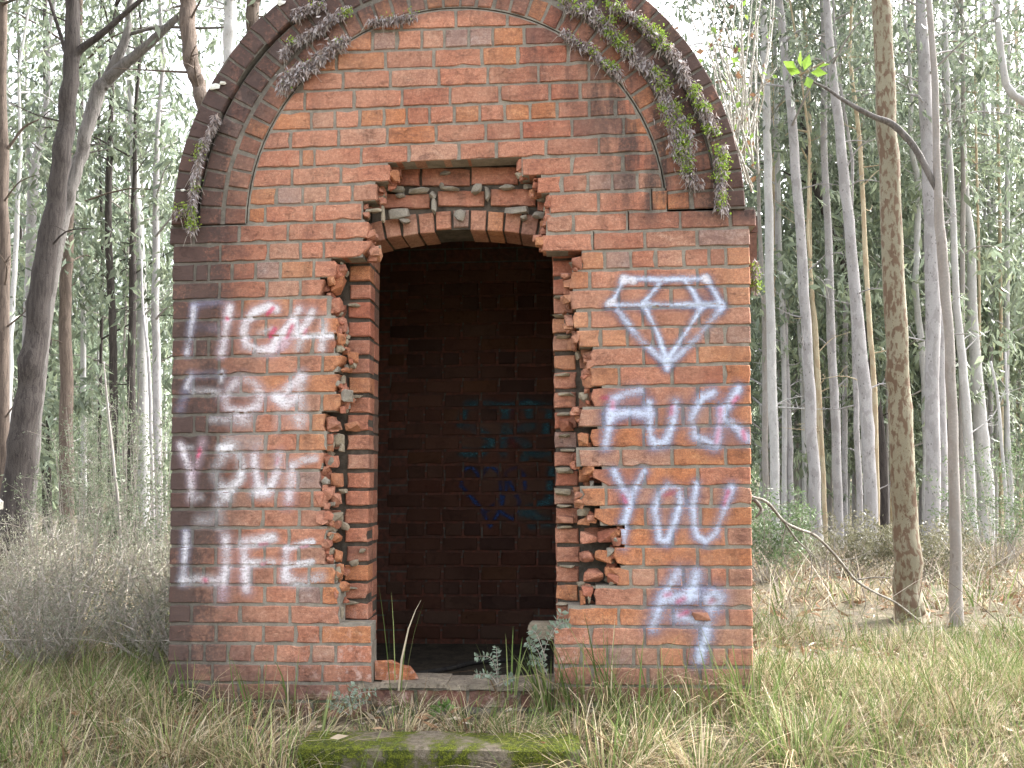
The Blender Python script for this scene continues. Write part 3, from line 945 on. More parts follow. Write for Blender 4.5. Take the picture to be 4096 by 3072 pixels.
# -- lumps of mortar and broken brick on the torn edges
def chunk(name, c, size, mat, parent, seed, sub=2, rough=0.35, colour=None):
    """an angular shard: the hull of uneven points in a box"""
    g = random.Random(seed * 13 + 1)
    bm = bmesh.new()
    nn = 20 if mat is M['brick'] else 26
    for k in range(nn):
        p = Vector((g.uniform(-1, 1), g.uniform(-1, 1), g.uniform(-1, 1)))
        if mat is M['brick']:
            m_ = max(abs(p.x), abs(p.y), abs(p.z)); p = p / m_ * g.uniform(0.72, 1.0)
        else:
            m_ = max(abs(p.x), abs(p.y), abs(p.z)); p = (p / m_).lerp(p.normalized(), 0.5) * g.uniform(0.5, 1.1)
        bm.verts.new((p.x * size[0], p.y * size[1], p.z * size[2]))
    r_ = bmesh.ops.convex_hull(bm, input=bm.verts)
    junk = [e for e in r_['geom_interior'] if isinstance(e, bmesh.types.BMVert)]
    bmesh.ops.delete(bm, geom=junk, context='VERTS')
    bmesh.ops.recalc_face_normals(bm, faces=bm.faces)
    me = bpy.data.meshes.new(name)
    bm.to_mesh(me); bm.free()
    me.materials.append(mat)
    o = bpy.data.objects.new(name, me)
    COL.objects.link(o)
    pw = Vector((0, 0, 0)); q = parent
    if parent is not None: o.parent = parent
    while q is not None: pw += q.location; q = q.parent
    o.location = Vector(c) - pw
    if colour: o.color = colour
    return o

sd_ = 0
# left edge, LA/LB/LC tile pixels
for (X, Yp, y0, sx, sz, kind, yd) in [
    (1700, 530, 880, .040, .045, 'b', .05), (1690, 650, 880, .045, .050, 'b', .06), (1640, 610, 880, .022, .02, 'b', .03), (1680, 850, 880, .035, .05, 'b', .06),
    (1860, 840, 880, .038, .012, 'm', .12), (1740, 1050, 880, .03, .045, 'b', .07), (1780, 1150, 880, .02, .014, 'm', .1), (1720, 1230, 880, .022, .03, 'b', .07),
    (1990, 290, 880, .026, .032, 'b', .05), (1750, 1580, 880, .012, .03, 'm', .05),
    (1770, 330, 1500, .018, .028, 'm', .07), (1850, 215, 1500, .055, .010, 'm', .118), (1660, 470, 1500, .042, .035, 'b', .05), (1850, 500, 1500, .04, .03, 'b', .115), (1700, 640, 1500, .04, .034, 'm', .08),
    (1640, 690, 1500, .022, .028, 'm', .05), (1740, 720, 1500, .016, .026, 'm', .08), (1650, 850, 1500, .036, .032, 'b', .06), (1690, 1030, 1500, .026, .036, 'b', .07), (1570, 1060, 1500, .014, .03, 'm', .03),
    (1750, 1140, 1500, .022, .012, 'm', .09), (1540, 1220, 1500, .028, .032, 'b', .022), (1670, 1220, 1500, .03, .032, 'b', .05), (1690, 1400, 1500, .036, .03, 'm', .07), (1560, 1420, 1500, .03, .03, 'b', .02),
    (1640, 1500, 1500, .026, .022, 'm', .06), (1770, 1480, 1500, .022, .026, 'm', .1), (1660, 1590, 1500, .035, .034, 'b', .07), (1700, 1470, 1500, .014, .02, 'b', .06),
    (1640, 140, 2150, .022, .022, 'm', .06), (1640, 230, 2150, .024, .018, 'm', .06), (1710, 180, 2150, .02, .034, 'b', .07), (1940, 130, 2150, .022, .014, 'm', .118), (1860, 250, 2150, .024, .018, 'm', .118),
    (1730, 600, 2150, .012, .03, 'm', .08), (1850, 640, 2150, .045, .012, 'm', .118), (1860, 840, 2150, .05, .008, 'm', .05), (1940, 850, 2150, .03, .012, 'm', .05), (1840, 495, 2150, .03, .006, 'm', .118),
    (1690, 370, 2150, .018, .034, 'm', .03), (1690, 560, 2150, .014, .034, 'b', .022), (1735, 740, 2150, .012, .036, 'm', .04)]:
    p = at(660 + X / 2.4578, y0 + Yp / 2.4578, yd)
    sd_ += 1
    chunk('mortar_lump' if kind == 'm' else 'broken_brick', p, (sx, 0.028 if kind == 'm' else 0.04, sz), M['pale_mortar'] if kind == 'm' else M['brick'], inner_wall, sd_, colour=pick(random.choice('Rorn')))
for (X, Yp, y0, sx, sz, kind, yd) in [
    (400, 660, 800, .02, .022, 'm', .03), (370, 700, 800, .014, .01, 'b', .03), (235, 960, 800, .04, .012, 'm', .118), (230, 1140, 800, .045, .013, 'm', .118), (260, 1350, 800, .045, .013, 'm', .118),
    (400, 1530, 800, .02, .026, 'm', .1), (240, 120, 1450, .045, .010, 'm', .118), (290, 310, 1450, .045, .014, 'm', .118), (465, 350, 1450, .03, .04, 'm', .06), (260, 510, 1450, .048, .012, 'm', .118),
    (280, 620, 1450, .046, .03, 'b', .115), (450, 760, 1450, .030, .034, 'b', .03), (260, 720, 1450, .03, .01, 'm', .118), (300, 860, 1450, .04, .01, 'm', .118), (260, 1060, 1450, .048, .016, 'm', .115), (460, 1120, 1450, .032, .036, 'b', .07),
    (250, 1270, 1450, .045, .02, 'm', .118), (270, 1410, 1450, .045, .008, 'm', .118), (270, 1540, 1450, .045, .02, 'b', .114), (455, 1470, 1450, .034, .022, 'm', .06), (455, 1560, 1450, .034, .02, 'b', .07),
    (270, 20, 2100, .045, .008, 'm', .118), (500, 120, 2100, .04, .034, 'b', .07), (690, 100, 2100, .05, .034, 'b', .05), (770, 90, 2100, .028, .03, 'b', .045), (480, 310, 2100, .04, .034, 'b', .07), (655, 310, 2100, .05, .034, 'b', .045),
    (550, 500, 2100, .05, .034, 'b', .05), (745, 520, 2100, .03, .03, 'b', .025), (430, 580, 2100, .022, .014, 'm', .08), (445, 710, 2100, .016, .034, 'b', .04), (510, 720, 2100, .010, .036, 'm', .02),
    (280, 410, 2100, .045, .008, 'm', .118), (250, 775, 2100, .04, .008, 'm', .118), (580, 610, 2100, .07, .007, 'm', .05), (1600, 890, 2100, .045, .02, 'b', .012)]:
    p = at(2150 + X / 2.4578, y0 + Yp / 2.4578, yd)
    sd_ += 1
    chunk('mortar_lump' if kind == 'm' else 'broken_brick', p, (sx, 0.026 if kind == 'm' else 0.04, sz), M['pale_mortar'] if kind == 'm' else M['brick'], inner_wall, sd_, colour=pick(random.choice('Roor')))
for (X, Yp, sx, sz, kind, yd) in [(370, 420, .05, .018, 'm', .118), (420, 480, .03, .014, 'm', .112), (620, 430, .055, .016, 'm', .118), (760, 470, .02, .025, 'm', .112), (950, 410, .05, .012, 'm', .112), (860, 375, .016, .018, 'm', .105),
        (1230, 410, .032, .024, 'm', .105), (1340, 450, .016, .045, 'm', .108), (1540, 395, .045, .014, 'm', .108), (1650, 640, .065, .028, 'm', .104), (1720, 715, .02, .014, 'm', .1), (1880, 690, .032, .022, 'm', .104),
        (400, 680, .062, .036, 'm', .095), (480, 745, .03, .018, 'm', .1), (890, 240, .03, .012, 'm', .118), (1050, 700, .034, .036, 'm', .11), (150, 640, .05, .010, 'm', .03), (240, 690, .016, .05, 'm', .04), (780, 590, .014, .05, 'm', .11), (1780, 390, .03, .016, 'm', .1), (1920, 520, .03, .014, 'm', .1)]:
    p = at(*npx(X, Yp), yd)
    sd_ += 1
    chunk('mortar_lump', p, (sx, 0.026, sz), M['mortar'] if X > 250 else M['pale_mortar'], inner_wall, sd_, rough=0.5)

# small shards that make the torn edges ragged, too small to pick apart
RUB = {}
for i_ in range(9, 32):
    for side in (0, 1):
        if len(ROWS[i_]) < 2: continue
        js = ROWS[i_][side][0]
        xe = xw(i_, js[-1] if side == 0 else js[0])
        for k in range(6):
            z_ = zj(i_, xe) + random.uniform(0.004, 0.085)
            y_ = random.uniform(0.01, 0.10)
            s_ = random.uniform(0.010, 0.030)
            dx = random.uniform(-0.006, 0.026) * (1 if side == 0 else -1)
            mt = M['brick'] if random.random() < 0.86 else (M['pale_mortar'] if random.random() < 0.6 else M['mortar'])
            sd_ += 1
            o_ = chunk('rubble', (xe + dx, y_, z_), (s_, random.uniform(0.012, 0.03), s_ * random.uniform(0.6, 1.4)), mt, None, sd_)
            key = random.choice('Rnro') if mt is M['brick'] else ('p' if mt is M['pale_mortar'] else 'm')
            RUB.setdefault(key, MB()).add([v_.co + o_.location for v_ in o_.data.vertices], [tuple(p_.vertices) for p_ in o_.data.polygons])
            bpy.data.objects.remove(o_)

for key, mb_ in RUB.items():
    o_ = mb_.build('rubble', M['brick'] if key in 'Rnro' else (M['pale_mortar'] if key == 'p' else M['mortar']), front_wall, loc=(AX, 0.05, 1.0))
    o_['kind'] = 'stuff'
    if key in PAL: o_.color = pick(key)
# -- body of the hut: side walls, vault, room
body = MB()
xa, xb = XL + 0.012, XR - 0.02
ztop_w = zj(11, AX)
body.box(xa, xa + 0.20, 0.112, 2.0, -0.4, ztop_w - 0.002)
body.box(xb - 0.20, xb, 0.112, 2.0, -0.4, ztop_w - 0.002)
side_wall = body.build('side_wall', M['inner'], building, loc=(AX, 1, 0))
vb = MB()
for k in range(32):
    a0, a1 = math.pi * k / 32, math.pi * (k + 1) / 32
    vb.prism(sector(1.01, 1136 * ASCL, a0, a1, 1), 0.114, 2.0)
roof = vb.build('vault', M['mortar'], building, loc=(AX, 1, AZ))
bb = MB()
YBK = 1.50
bb.prism([(xa + 0.2, -0.4), (xb - 0.2, -0.4), (xb - 0.2, AZ)] + [(AX + 1.05 * math.cos(math.pi * k / 16), AZ + 1.05 * math.sin(math.pi * k / 16)) for k in range(1, 16)] + [(xa + 0.2, AZ)], YBK + 0.006, YBK + 0.2)
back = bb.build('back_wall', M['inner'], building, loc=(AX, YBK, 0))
tpz = MB()
tpz.prism([(AX + 1.05 * math.cos(t), AZ + 1.05 * math.sin(t)) for t in [R(25) + R(130) * k / 14 for k in range(15)]], Y1 + 0.02, YB - 0.01)
tpz.build('inner_gable', M['inner'], building, loc=(AX, Y1, AZ))
# interior bricks of the back wall, colours scaled down to paint in the room's dimness
zf = at(1700, 2575, YBK).z
ph = 0.0905
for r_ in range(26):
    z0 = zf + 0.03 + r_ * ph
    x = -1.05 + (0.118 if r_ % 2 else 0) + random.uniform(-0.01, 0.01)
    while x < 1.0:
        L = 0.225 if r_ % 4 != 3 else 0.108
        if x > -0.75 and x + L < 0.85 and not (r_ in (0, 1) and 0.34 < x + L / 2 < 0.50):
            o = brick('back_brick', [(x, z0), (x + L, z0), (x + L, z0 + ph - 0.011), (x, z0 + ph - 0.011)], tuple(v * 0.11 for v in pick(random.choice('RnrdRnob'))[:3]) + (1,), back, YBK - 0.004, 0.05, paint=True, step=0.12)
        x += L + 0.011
fl = MB(); fl.box(xa + 0.2, xb - 0.2, 0.16, YBK + 0.1, zf - 0.15, zf)
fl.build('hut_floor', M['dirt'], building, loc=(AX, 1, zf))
# sill of the doorway
sp = at(1860, 2738, 0.0)
sl = MB()
n_ = 9
for k in range(n_):
    a = DLF - 0.01 + (DRF - DLF + 0.02) * k / n_; b = DLF - 0.01 + (DRF - DLF + 0.02) * (k + 1) / n_
    h = sp.z + random.uniform(-0.006, 0.006)
    sl.prism([(a, h - 0.022), (b, h - 0.022), (b, h + random.uniform(-0.003, 0.003)), (a, h)], -0.005 + random.uniform(-0.006, 0.004), 0.20)
sill = sl.build('door_sill', M['concrete'], building, loc=(door_c, 0.1, sp.z))
bs = MB(); bs.box(DLF - 0.002, DRF + 0.002, 0.02, 0.19, -0.3, sp.z - 0.024)
bs.build('sill_base', M['mortar'], building, loc=(door_c, 0.1, 0))
# brickwork below the sill
x = DLF + 0.02
while x < DRF - 0.05:
    brick('sill_brick', [(x, sp.z - 0.105), (min(x + 0.225, DRF - 0.01), sp.z - 0.105), (min(x + 0.225, DRF - 0.01), sp.z - 0.03), (x, sp.z - 0.03)], pick('d'), sill, 0.012, 0.06)
    x += 0.236
# cornice return on the right side, dark underneath
cr = MB()
xc = xw(12, 3025)
zc0, zc1 = zj(12, XR), zj(11, XR)
cr.box(XR - 0.03, xc + 0.030, 0.112, 2.0, zc0 + 0.006, zc1 - 0.006)
cr.prism([(XR - 0.03, zc0 - 0.36), (XR + 0.022, zc0 - 0.36), (xc + 0.022, zc0 - 0.12), (xc + 0.026, zc0 + 0.004), (XR - 0.03, zc0 + 0.004)], 0.114, 1.9)
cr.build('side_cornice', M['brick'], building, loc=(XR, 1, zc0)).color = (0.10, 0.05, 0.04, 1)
# patches of pale lichen on the left of the hood ring
for (X, Yp, s) in [(300, 575, .034), (350, 550, .018), (85, 1262, .014), (740, 20, .03)]:
    p = at(680 + X / 1.6583, Yp / 1.6583, -0.026)
    sd_ += 1
    chunk('lichen', p, (s, 0.006, s * 0.5), M['lichen'], arch, sd_)

# ------------------------------------------------------------------ spray paint
bvh = BVHTree.FromPolygons(BV, BF)
def paint(name, label, strokes, parent, Yp=0.0, maxdep=0.03, cell=0.0045):
    """strokes: (points in photo pixels, radius px, colour, opacity, softness)"""
    S = []
    for (pts, rad, colr, op, soft) in strokes:
        w_ = [at(p[0], p[1], Yp) for p in pts]
        S.append((np.array([(q.x, q.z) for q in w_]), rad * SCL * (1.48 if soft > 0.57 and Yp < 0.5 else 1.15), np.array(colr), op, soft))
    allp = np.concatenate([s[0] for s in S])
    mr_ = max(s[1] for s in S) * 2.2
    x0, z0 = allp.min(0) - mr_; x1, z1 = allp.max(0) + mr_
    nx, nz = int((x1 - x0) / cell) + 2, int((z1 - z0) / cell) + 2
    gx, gz = np.meshgrid(x0 + np.arange(nx) * cell, z0 + np.arange(nz) * cell)
    C = np.zeros((nz, nx, 3)); A = np.zeros((nz, nx))
    patch = np.ones(gx.shape)
    ph_ = len(label) * 1.7
    for fx, fz, am_ in ((9, 13, .15), (21, -17, .13), (-34, 27, .11), (47, 52, .09), (6, -31, .14)):
        patch += am_ * np.sin(gx * fx + gz * fz + ph_ + fx)
    patch = np.clip(patch - 0.16, 0.28, 1.12)
    for (P, rad, colr, op, soft) in S:
        d = np.full(gx.shape, 1e9)
        for a, b in zip(P[:-1], P[1:]):
            ab = b - a; L2 = max(ab @ ab, 1e-9)
            t = np.clip(((gx - a[0]) * ab[0] + (gz - a[1]) * ab[1]) / L2, 0, 1)
            d = np.minimum(d, np.hypot(gx - a[0] - t * ab[0], gz - a[1] - t * ab[1]))
        u = d / rad
        al = op * np.exp(-1.0 * u ** (1.9 if soft > 0.75 else (2.6 if soft > 0.57 else 3.2)))
        al = np.where(u > 2.0, 0, al)
        al = al * patch
        na = al + A * (1 - al)
        C = np.where(na[..., None] > 1e-6, (colr * al[..., None] + C * (A * (1 - al))[..., None]) / np.maximum(na, 1e-6)[..., None], C)
        A = na
    keep = A > 0.045
    idx = -np.ones((nz, nx), dtype=int)
    verts, cols = [], []
    need = keep.copy()
    need[1:] |= keep[:-1]; need[:-1] |= keep[1:]; need[:, 1:] |= keep[:, :-1]; need[:, :-1] |= keep[:, 1:]
    for j, i in zip(*np.nonzero(need)):
        X, Z = gx[j, i], gz[j, i]
        h = bvh.ray_cast(Vector((X, Yp - 0.35 if Yp < 0.5 else Yp - 0.3, Z)), Vector((0, 1, 0)), 0.7)
        if h[0] is None or h[0].y > Yp + maxdep: continue
        idx[j, i] = len(verts)
        verts.append((X, h[0].y - 0.0014, Z)); cols.append((*C[j, i], A[j, i]))
    q = np.stack([idx[:-1, :-1], idx[:-1, 1:], idx[1:, 1:], idx[1:, :-1]], -1).reshape(-1, 4)
    q = q[(q >= 0).all(1)]
    V = np.array(verts)
    if len(V) < 10: return None
    sp_ = V[q][:, :, 1]
    o = mk(name, V, q if len(V) >= 2000 else [tuple(map(int, k)) for k in q], M['paint'], parent, smooth=True, loc=tuple(V.mean(0)), cols=cols)
    tag(o, label)
    return o

WH = (0.76, 0.75, 0.80); PK = (0.66, 0.50, 0.58); RD_ = (0.58, 0.05, 0.14); DK = (0.12, 0.11, 0.19); LV = (0.36, 0.37, 0.54); BW = (0.60, 0.69, 0.88)
def la(y0, *pts): return [(660 + x / 2.4578, y0 + y / 2.4578) for x, y in pts]
def ra(y0, *pts): return [(2150 + x / 2.4578, y0 + y / 2.4578) for x, y in pts]
def W(p, r=13, o=0.85, s=0.55, c=WH): return (p, r, c, o, s)
A_ = 880; B_ = 1500; C_ = 2150
paint('graffiti_word', 'sprayed white word FIGHT', [
    W(la(A_, (290, 840), (265, 1000), (215, 1310)), 13, .50, .8, LV), W(la(A_, (285, 850), (262, 1050), (215, 1310)), 8, .62, .8), W(la(A_, (280, 835), (430, 825), (560, 805)), 11, .42, .9, LV), W(la(A_, (300, 1060), (500, 1065)), 13, .28, .9, LV),
    W(la(A_, (625, 850), (600, 1050), (555, 1320)), 17, .55, .7, PK), W(la(A_, (640, 855), (605, 1050), (560, 1310)), 10, .75, .8),
    W(la(A_, (1100, 880), (1020, 850), (900, 890), (800, 990), (765, 1100), (800, 1230), (900, 1280), (1030, 1275), (1150, 1220)), 21, .45, .9, PK),
    W(la(A_, (1095, 880), (1020, 850), (900, 895), (800, 1000), (770, 1110), (810, 1235), (920, 1280), (1040, 1270)), 12, .85, .7), W(la(A_, (1050, 1070), (930, 1110)), 10, .6, .8),
    W(la(A_, (1310, 880), (1250, 990), (1110, 1150), (1050, 1270)), 20, .45, .9, PK), W(la(A_, (1310, 880), (1240, 1010), (1110, 1160), (1055, 1270)), 11, .85, .7),
    W(la(A_, (1450, 905), (1380, 1010), (1230, 1140), (1150, 1250)), 18, .45, .9, PK), W(la(A_, (1455, 900), (1390, 1020), (1330, 1110)), 11, .85, .7), W(la(A_, (1340, 1180), (1310, 1270)), 13, .6, .8),
    W(la(A_, (1570, 950), (1555, 1120), (1540, 1270)), 14, .7, .8), W(la(A_, (1380, 1140), (1560, 1130), (1700, 1140)), 10, .8, .6), W(la(A_, (1150, 1130), (1300, 1120)), 12, .5, .8), W(la(A_, (1290, 1000), (1300, 1120)), 8, .7, .6),
    W(la(A_, (1060, 870), (1010, 925)), 7, .75, .7, RD_), W(la(A_, (1080, 1070), (1030, 1140)), 8, .8, .7, RD_), W(la(A_, (1250, 1040), (1200, 1150)), 6, .6, .8, RD_), W(la(A_, (1390, 1080), (1370, 1110)), 6, .5, .8, RD_), W(la(A_, (608, 965), (614, 975)), 6, .7, .7, RD_)],
    front_wall)
paint('graffiti_word', 'sprayed white word FOR', [
    W(la(B_, (255, 0), (215, 130), (150, 340)), 14, .40, .9, LV), W(la(B_, (250, 10), (215, 120)), 8, .6, .8), W(la(B_, (270, -10), (400, -5), (560, -10)), 12, .35, .9, LV), W(la(B_, (280, 155), (420, 160), (530, 170)), 11, .5, .9), W(la(B_, (560, -30), (550, 60)), 9, .5, .9),
    W(la(B_, (700, 70), (620, 170), (585, 240), (620, 330), (780, 360), (930, 300), (950, 200), (890, 90), (760, 50), (700, 70)), 21, .40, .9, PK),
    W(la(B_, (700, 70), (640, 150), (595, 240), (620, 325), (780, 355), (920, 300), (945, 200), (880, 90), (800, 60)), 12, .62, .8), W(la(B_, (640, 195), (900, 185)), 13, .45, .9),
    W(la(B_, (1340, 10), (1200, 150), (1080, 210), (1130, 260), (1270, 220)), 19, .5, .9, PK), W(la(B_, (1330, 20), (1250, 90), (1180, 150)), 12, .75, .8), W(la(B_, (1090, 215), (1150, 245)), 16, .95, .6), W(la(B_, (1200, 300), (1270, 230)), 14, .7, .8),
    W(la(B_, (1350, 10), (1330, 180), (1340, 330), (1310, 500)), 16, .5, .9), W(la(B_, (1120, 380), (1100, 550)), 14, .35, .9), W(la(B_, (1250, 440), (1330, 430)), 22, .5, .9), W(la(B_, (700, 430), (800, 450)), 24, .45, .9), W(la(B_, (460, 440), (600, 440)), 12, .4, .9)],
    front_wall)
paint('graffiti_word', 'sprayed white word YOUR', [
    W(la(B_, (145, 690), (200, 840), (255, 980), (265, 1220)), 16, .40, .9, PK), W(la(B_, (150, 680), (210, 840), (250, 980), (260, 1200)), 9, .62, .9), W(la(B_, (370, 650), (330, 820), (265, 990)), 14, .45, .9, PK), W(la(B_, (160, 710), (260, 715)), 8, .4, .9),
    W(la(B_, (545, 720), (640, 715)), 13, .95, .6), W(la(B_, (640, 650), (900, 660)), 24, .35, .9), W(la(B_, (590, 790), (520, 900), (500, 1020), (600, 1120), (730, 1020), (755, 880), (700, 780), (590, 790)), 17, .42, .9), W(la(B_, (740, 790), (760, 900), (740, 1030), (650, 1130)), 11, .62, .8),
    W(la(B_, (885, 780), (890, 950), (930, 1110), (1010, 1130), (1090, 1000), (1130, 780)), 19, .45, .9, PK), W(la(B_, (880, 790), (890, 950), (935, 1110), (1010, 1130), (1090, 1000), (1130, 780)), 11, .75, .8), W(la(B_, (900, 1160), (1020, 1150)), 18, .7, .8),
    W(la(B_, (1250, 880), (1235, 1080), (1205, 1250)), 21, .5, .9, PK), W(la(B_, (1255, 880), (1240, 1080), (1215, 1200)), 12, .7, .8), W(la(B_, (1265, 890), (1350, 840), (1475, 815)), 15, .97, .55), W(la(B_, (560, 1150), (600, 1210)), 19, .6, .9), W(la(B_, (290, 1220), (350, 1210)), 12, .45, .9),
    W(la(B_, (330, 1430), (440, 1420)), 19, .4, .9), W(la(B_, (520, 1280), (560, 1500)), 16, .4, .9), W(la(B_, (340, 730), (325, 800)), 6, .6, .8, RD_), W(la(B_, (1115, 820), (1100, 870)), 5, .5, .8, RD_)],
    front_wall)
paint('graffiti_word', 'sprayed white word LIFE', [
    W(la(C_, (200, -60), (200, 100), (185, 300), (175, 430)), 15, .40, .9, LV), W(la(C_, (205, -40), (203, 120), (185, 320), (178, 420)), 9, .62, .8), W(la(C_, (175, 425), (300, 410), (510, 430)), 14, .62, .8),
    W(la(C_, (595, 0), (605, 250), (570, 440), (565, 600)), 21, .45, .9, PK), W(la(C_, (600, 0), (605, 250), (575, 430)), 12, .72, .8),
    W(la(C_, (775, 60), (900, 35), (1050, 15)), 18, .92, .6), W(la(C_, (770, 80), (780, 250), (790, 430), (810, 520)), 19, .5, .9, PK), W(la(C_, (775, 80), (785, 250), (800, 430), (800, 510)), 11, .78, .8), W(la(C_, (860, 250), (950, 248), (1060, 240)), 12, .9, .6),
    W(la(C_, (1190, 110), (1300, 75), (1445, 45)), 14, .97, .55), W(la(C_, (1190, 120), (1180, 250), (1190, 410)), 19, .5, .9, PK), W(la(C_, (1190, 120), (1183, 250), (1190, 400)), 11, .75, .8), W(la(C_, (1195, 272), (1320, 262), (1445, 240)), 12, .92, .55),
    W(la(C_, (1190, 400), (1300, 440), (1420, 430), (1535, 395)), 17, .75, .8), W(la(C_, (930, 70), (1000, 60)), 5, .6, .8, RD_), W(la(C_, (950, 265), (990, 255)), 5, .7, .7, RD_), W(la(C_, (1330, 95), (1400, 80)), 4, .6, .8, RD_), W(la(C_, (390, 420), (400, 425)), 8, .7, .8, RD_)],
    front_wall)
RA_, RB_, RC_ = 800, 1450, 2100
dia = [[(690, 1025), (760, 960), (850, 770)], [(850, 770), (1250, 785), (1660, 770)], [(1660, 775), (1740, 900), (1815, 1040)], [(700, 1030), (1050, 1030), (1815, 1025)],
       [(790, 1080), (930, 1270), (1060, 1420), (1270, 1610)], [(1050, 1040), (1170, 1280), (1270, 1570)], [(1620, 1050), (1480, 1270), (1380, 1420), (1270, 1580)], [(1815, 1060), (1560, 1360), (1300, 1610)],
       [(1190, 840), (1110, 930), (1040, 1020)], [(1450, 790), (1530, 900), (1600, 1030)], [(1270, 1580), (1275, 1660)]]
paint('graffiti_diamond', 'sprayed white outline of a cut diamond', [W(ra(RA_, *[(x - 6, y + 10) for x, y in d]), 15, .55, .9, DK) for d in dia] +
      [W(ra(RA_, *d), 8 if k not in (4, 7) else 9.5, .80 if k not in (4, 7) else .62, .8, BW) for k, d in enumerate(dia)] + [W(ra(RA_, *d), 4, .7, .55, BW) for k, d in enumerate(dia) if k not in (4, 7)] + [W(ra(RA_, (700, 1020), (740, 1000)), 12, .95, .5), W(ra(RA_, (925, 790), (940, 800)), 14, .95, .5), W(ra(RA_, (850, 770), (855, 790)), 12, .9, .6), W(ra(RA_, (1650, 770), (1660, 785)), 11, .9, .6), W(ra(RA_, (1720, 760), (1700, 960), (1620, 960)), 24, .22, .9, DK)], front_wall)
def word(name, label, y0, strokes, reds, rw=15):
    S = [W(ra(y0, *[(x - 10, y + 8) for x, y in d]), rw * 1.7, .42, .9, DK) for d in strokes] + [W(ra(y0, *d), rw * 1.2, .45, .9, LV) for d in strokes]
    S += [W(ra(y0, *d), rw * 0.78, .56, .8, BW) for d in strokes] + [W(ra(y0, *[(x + 6, y - 4) for x, y in d]), rw * 0.36, .55, .8, BW) for d in strokes] + [W(ra(y0, *d), 7, .6, .8, RD_) for d in reds]
    paint(name, label, S, front_wall)
word('graffiti_word', 'first sprayed word under the diamond, a four letter oath', RB_,
     [[(1010, 275), (850, 310), (745, 360), (720, 500), (690, 700), (665, 820)], [(720, 520), (900, 490), (1110, 510)], [(1095, 400), (1110, 560), (1100, 720), (1150, 800), (1260, 780), (1330, 600), (1350, 400)],
      [(1720, 300), (1620, 340), (1510, 560), (1550, 720), (1690, 790)], [(1815, 450), (1790, 620), (1760, 820)], [(1970, 260), (1890, 400), (1820, 540), (1960, 640), (2070, 760)]],
     [[(1800, 460), (1795, 590)], [(1785, 660), (1760, 780)], [(1960, 345), (1920, 390)], [(2020, 680), (2040, 750)], [(1322, 430), (1315, 500)], [(740, 390), (738, 440)], [(640, 350), (680, 345)]])
word('graffiti_word', 'sprayed word YOU on the right of the doorway', RB_,
     [[(750, 1070), (800, 1170), (880, 1310)], [(1050, 1070), (980, 1190), (920, 1330), (890, 1450), (850, 1590)], [(850, 1640), (850, 1800)], [(1290, 1200), (1200, 1290), (1150, 1450), (1180, 1600), (1200, 1740), (1270, 1760), (1340, 1590), (1400, 1400), (1390, 1240), (1290, 1200)],
      [(1560, 1190), (1530, 1400), (1540, 1600), (1570, 1700), (1650, 1760), (1750, 1680), (1850, 1420), (1910, 1220)]],
     [[(1250, 1310), (1340, 1270)], [(840, 1310), (870, 1370)], [(1880, 1270), (1840, 1390)]], 13)
word('graffiti_tag', 'smeared sprayed letter M and figure nine at the lower right', RC_,
     [[(1380, 470), (1290, 610), (1200, 800), (1130, 990)], [(1550, 480), (1530, 600), (1480, 700)], [(1250, 740), (1400, 700), (1540, 690)], [(1730, 680), (1670, 720), (1690, 790), (1780, 770), (1800, 710), (1730, 680)], [(1720, 810), (1680, 900), (1650, 1100), (1590, 1320)], [(1380, 900), (1560, 950)]],
     [[(1400, 890), (1470, 860)], [(1260, 690), (1300, 680)], [(1380, 750), (1440, 720)], [(1700, 760), (1715, 740)]], 19)
# inside, on the back wall
TL = (0.022, 0.08, 0.10); BL = (0.010, 0.030, 0.11)
def ia(*pts): return [(1500 + x / 0.954, 1000 + y / 0.954) for x, y in pts]
paint('graffiti_letters', 'upper teal sprayed letters on the back wall inside', [W(ia(*d), 22, .8, .4, TL) for d in
     [[(500, 600), (450, 590), (350, 590), (325, 660), (400, 690), (455, 730), (400, 780), (330, 770)], [(490, 780), (500, 600), (580, 590), (600, 670), (510, 690), (620, 780)], [(580, 590), (670, 600), (650, 700)]]] +
     [W(ia((535, 620), (540, 660)), 24, .7, .6, (0.10, 0.006, 0.01)), W(ia((520, 730), (540, 760)), 22, .7, .6, (0.10, 0.006, 0.01))], back, YBK - 0.004, 0.04, 0.008)
paint('graffiti_letters', 'lower teal sprayed letter on the back wall inside', [W(ia(*d), 22, .8, .4, TL) for d in
     [[(570, 800), (580, 770), (680, 780), (670, 900), (665, 960), (560, 1000), (680, 1040), (600, 1050)]]], back, YBK - 0.004, 0.04, 0.008)
paint('graffiti_hearts', 'dark blue sprayed hearts on the back wall inside', [W(ia(*d), 9, .95, .3, BL) for d in
     [[(400, 870), (370, 825), (335, 840), (328, 900), (400, 980), (440, 1055), (485, 980), (475, 850), (435, 822), (400, 870)], [(500, 920), (500, 850), (540, 825), (570, 860), (572, 910)], [(490, 940), (480, 1000), (530, 1030), (552, 960), (510, 880)], [(380, 960), (420, 1000), (470, 960)]]], back, YBK - 0.004, 0.04, 0.008)

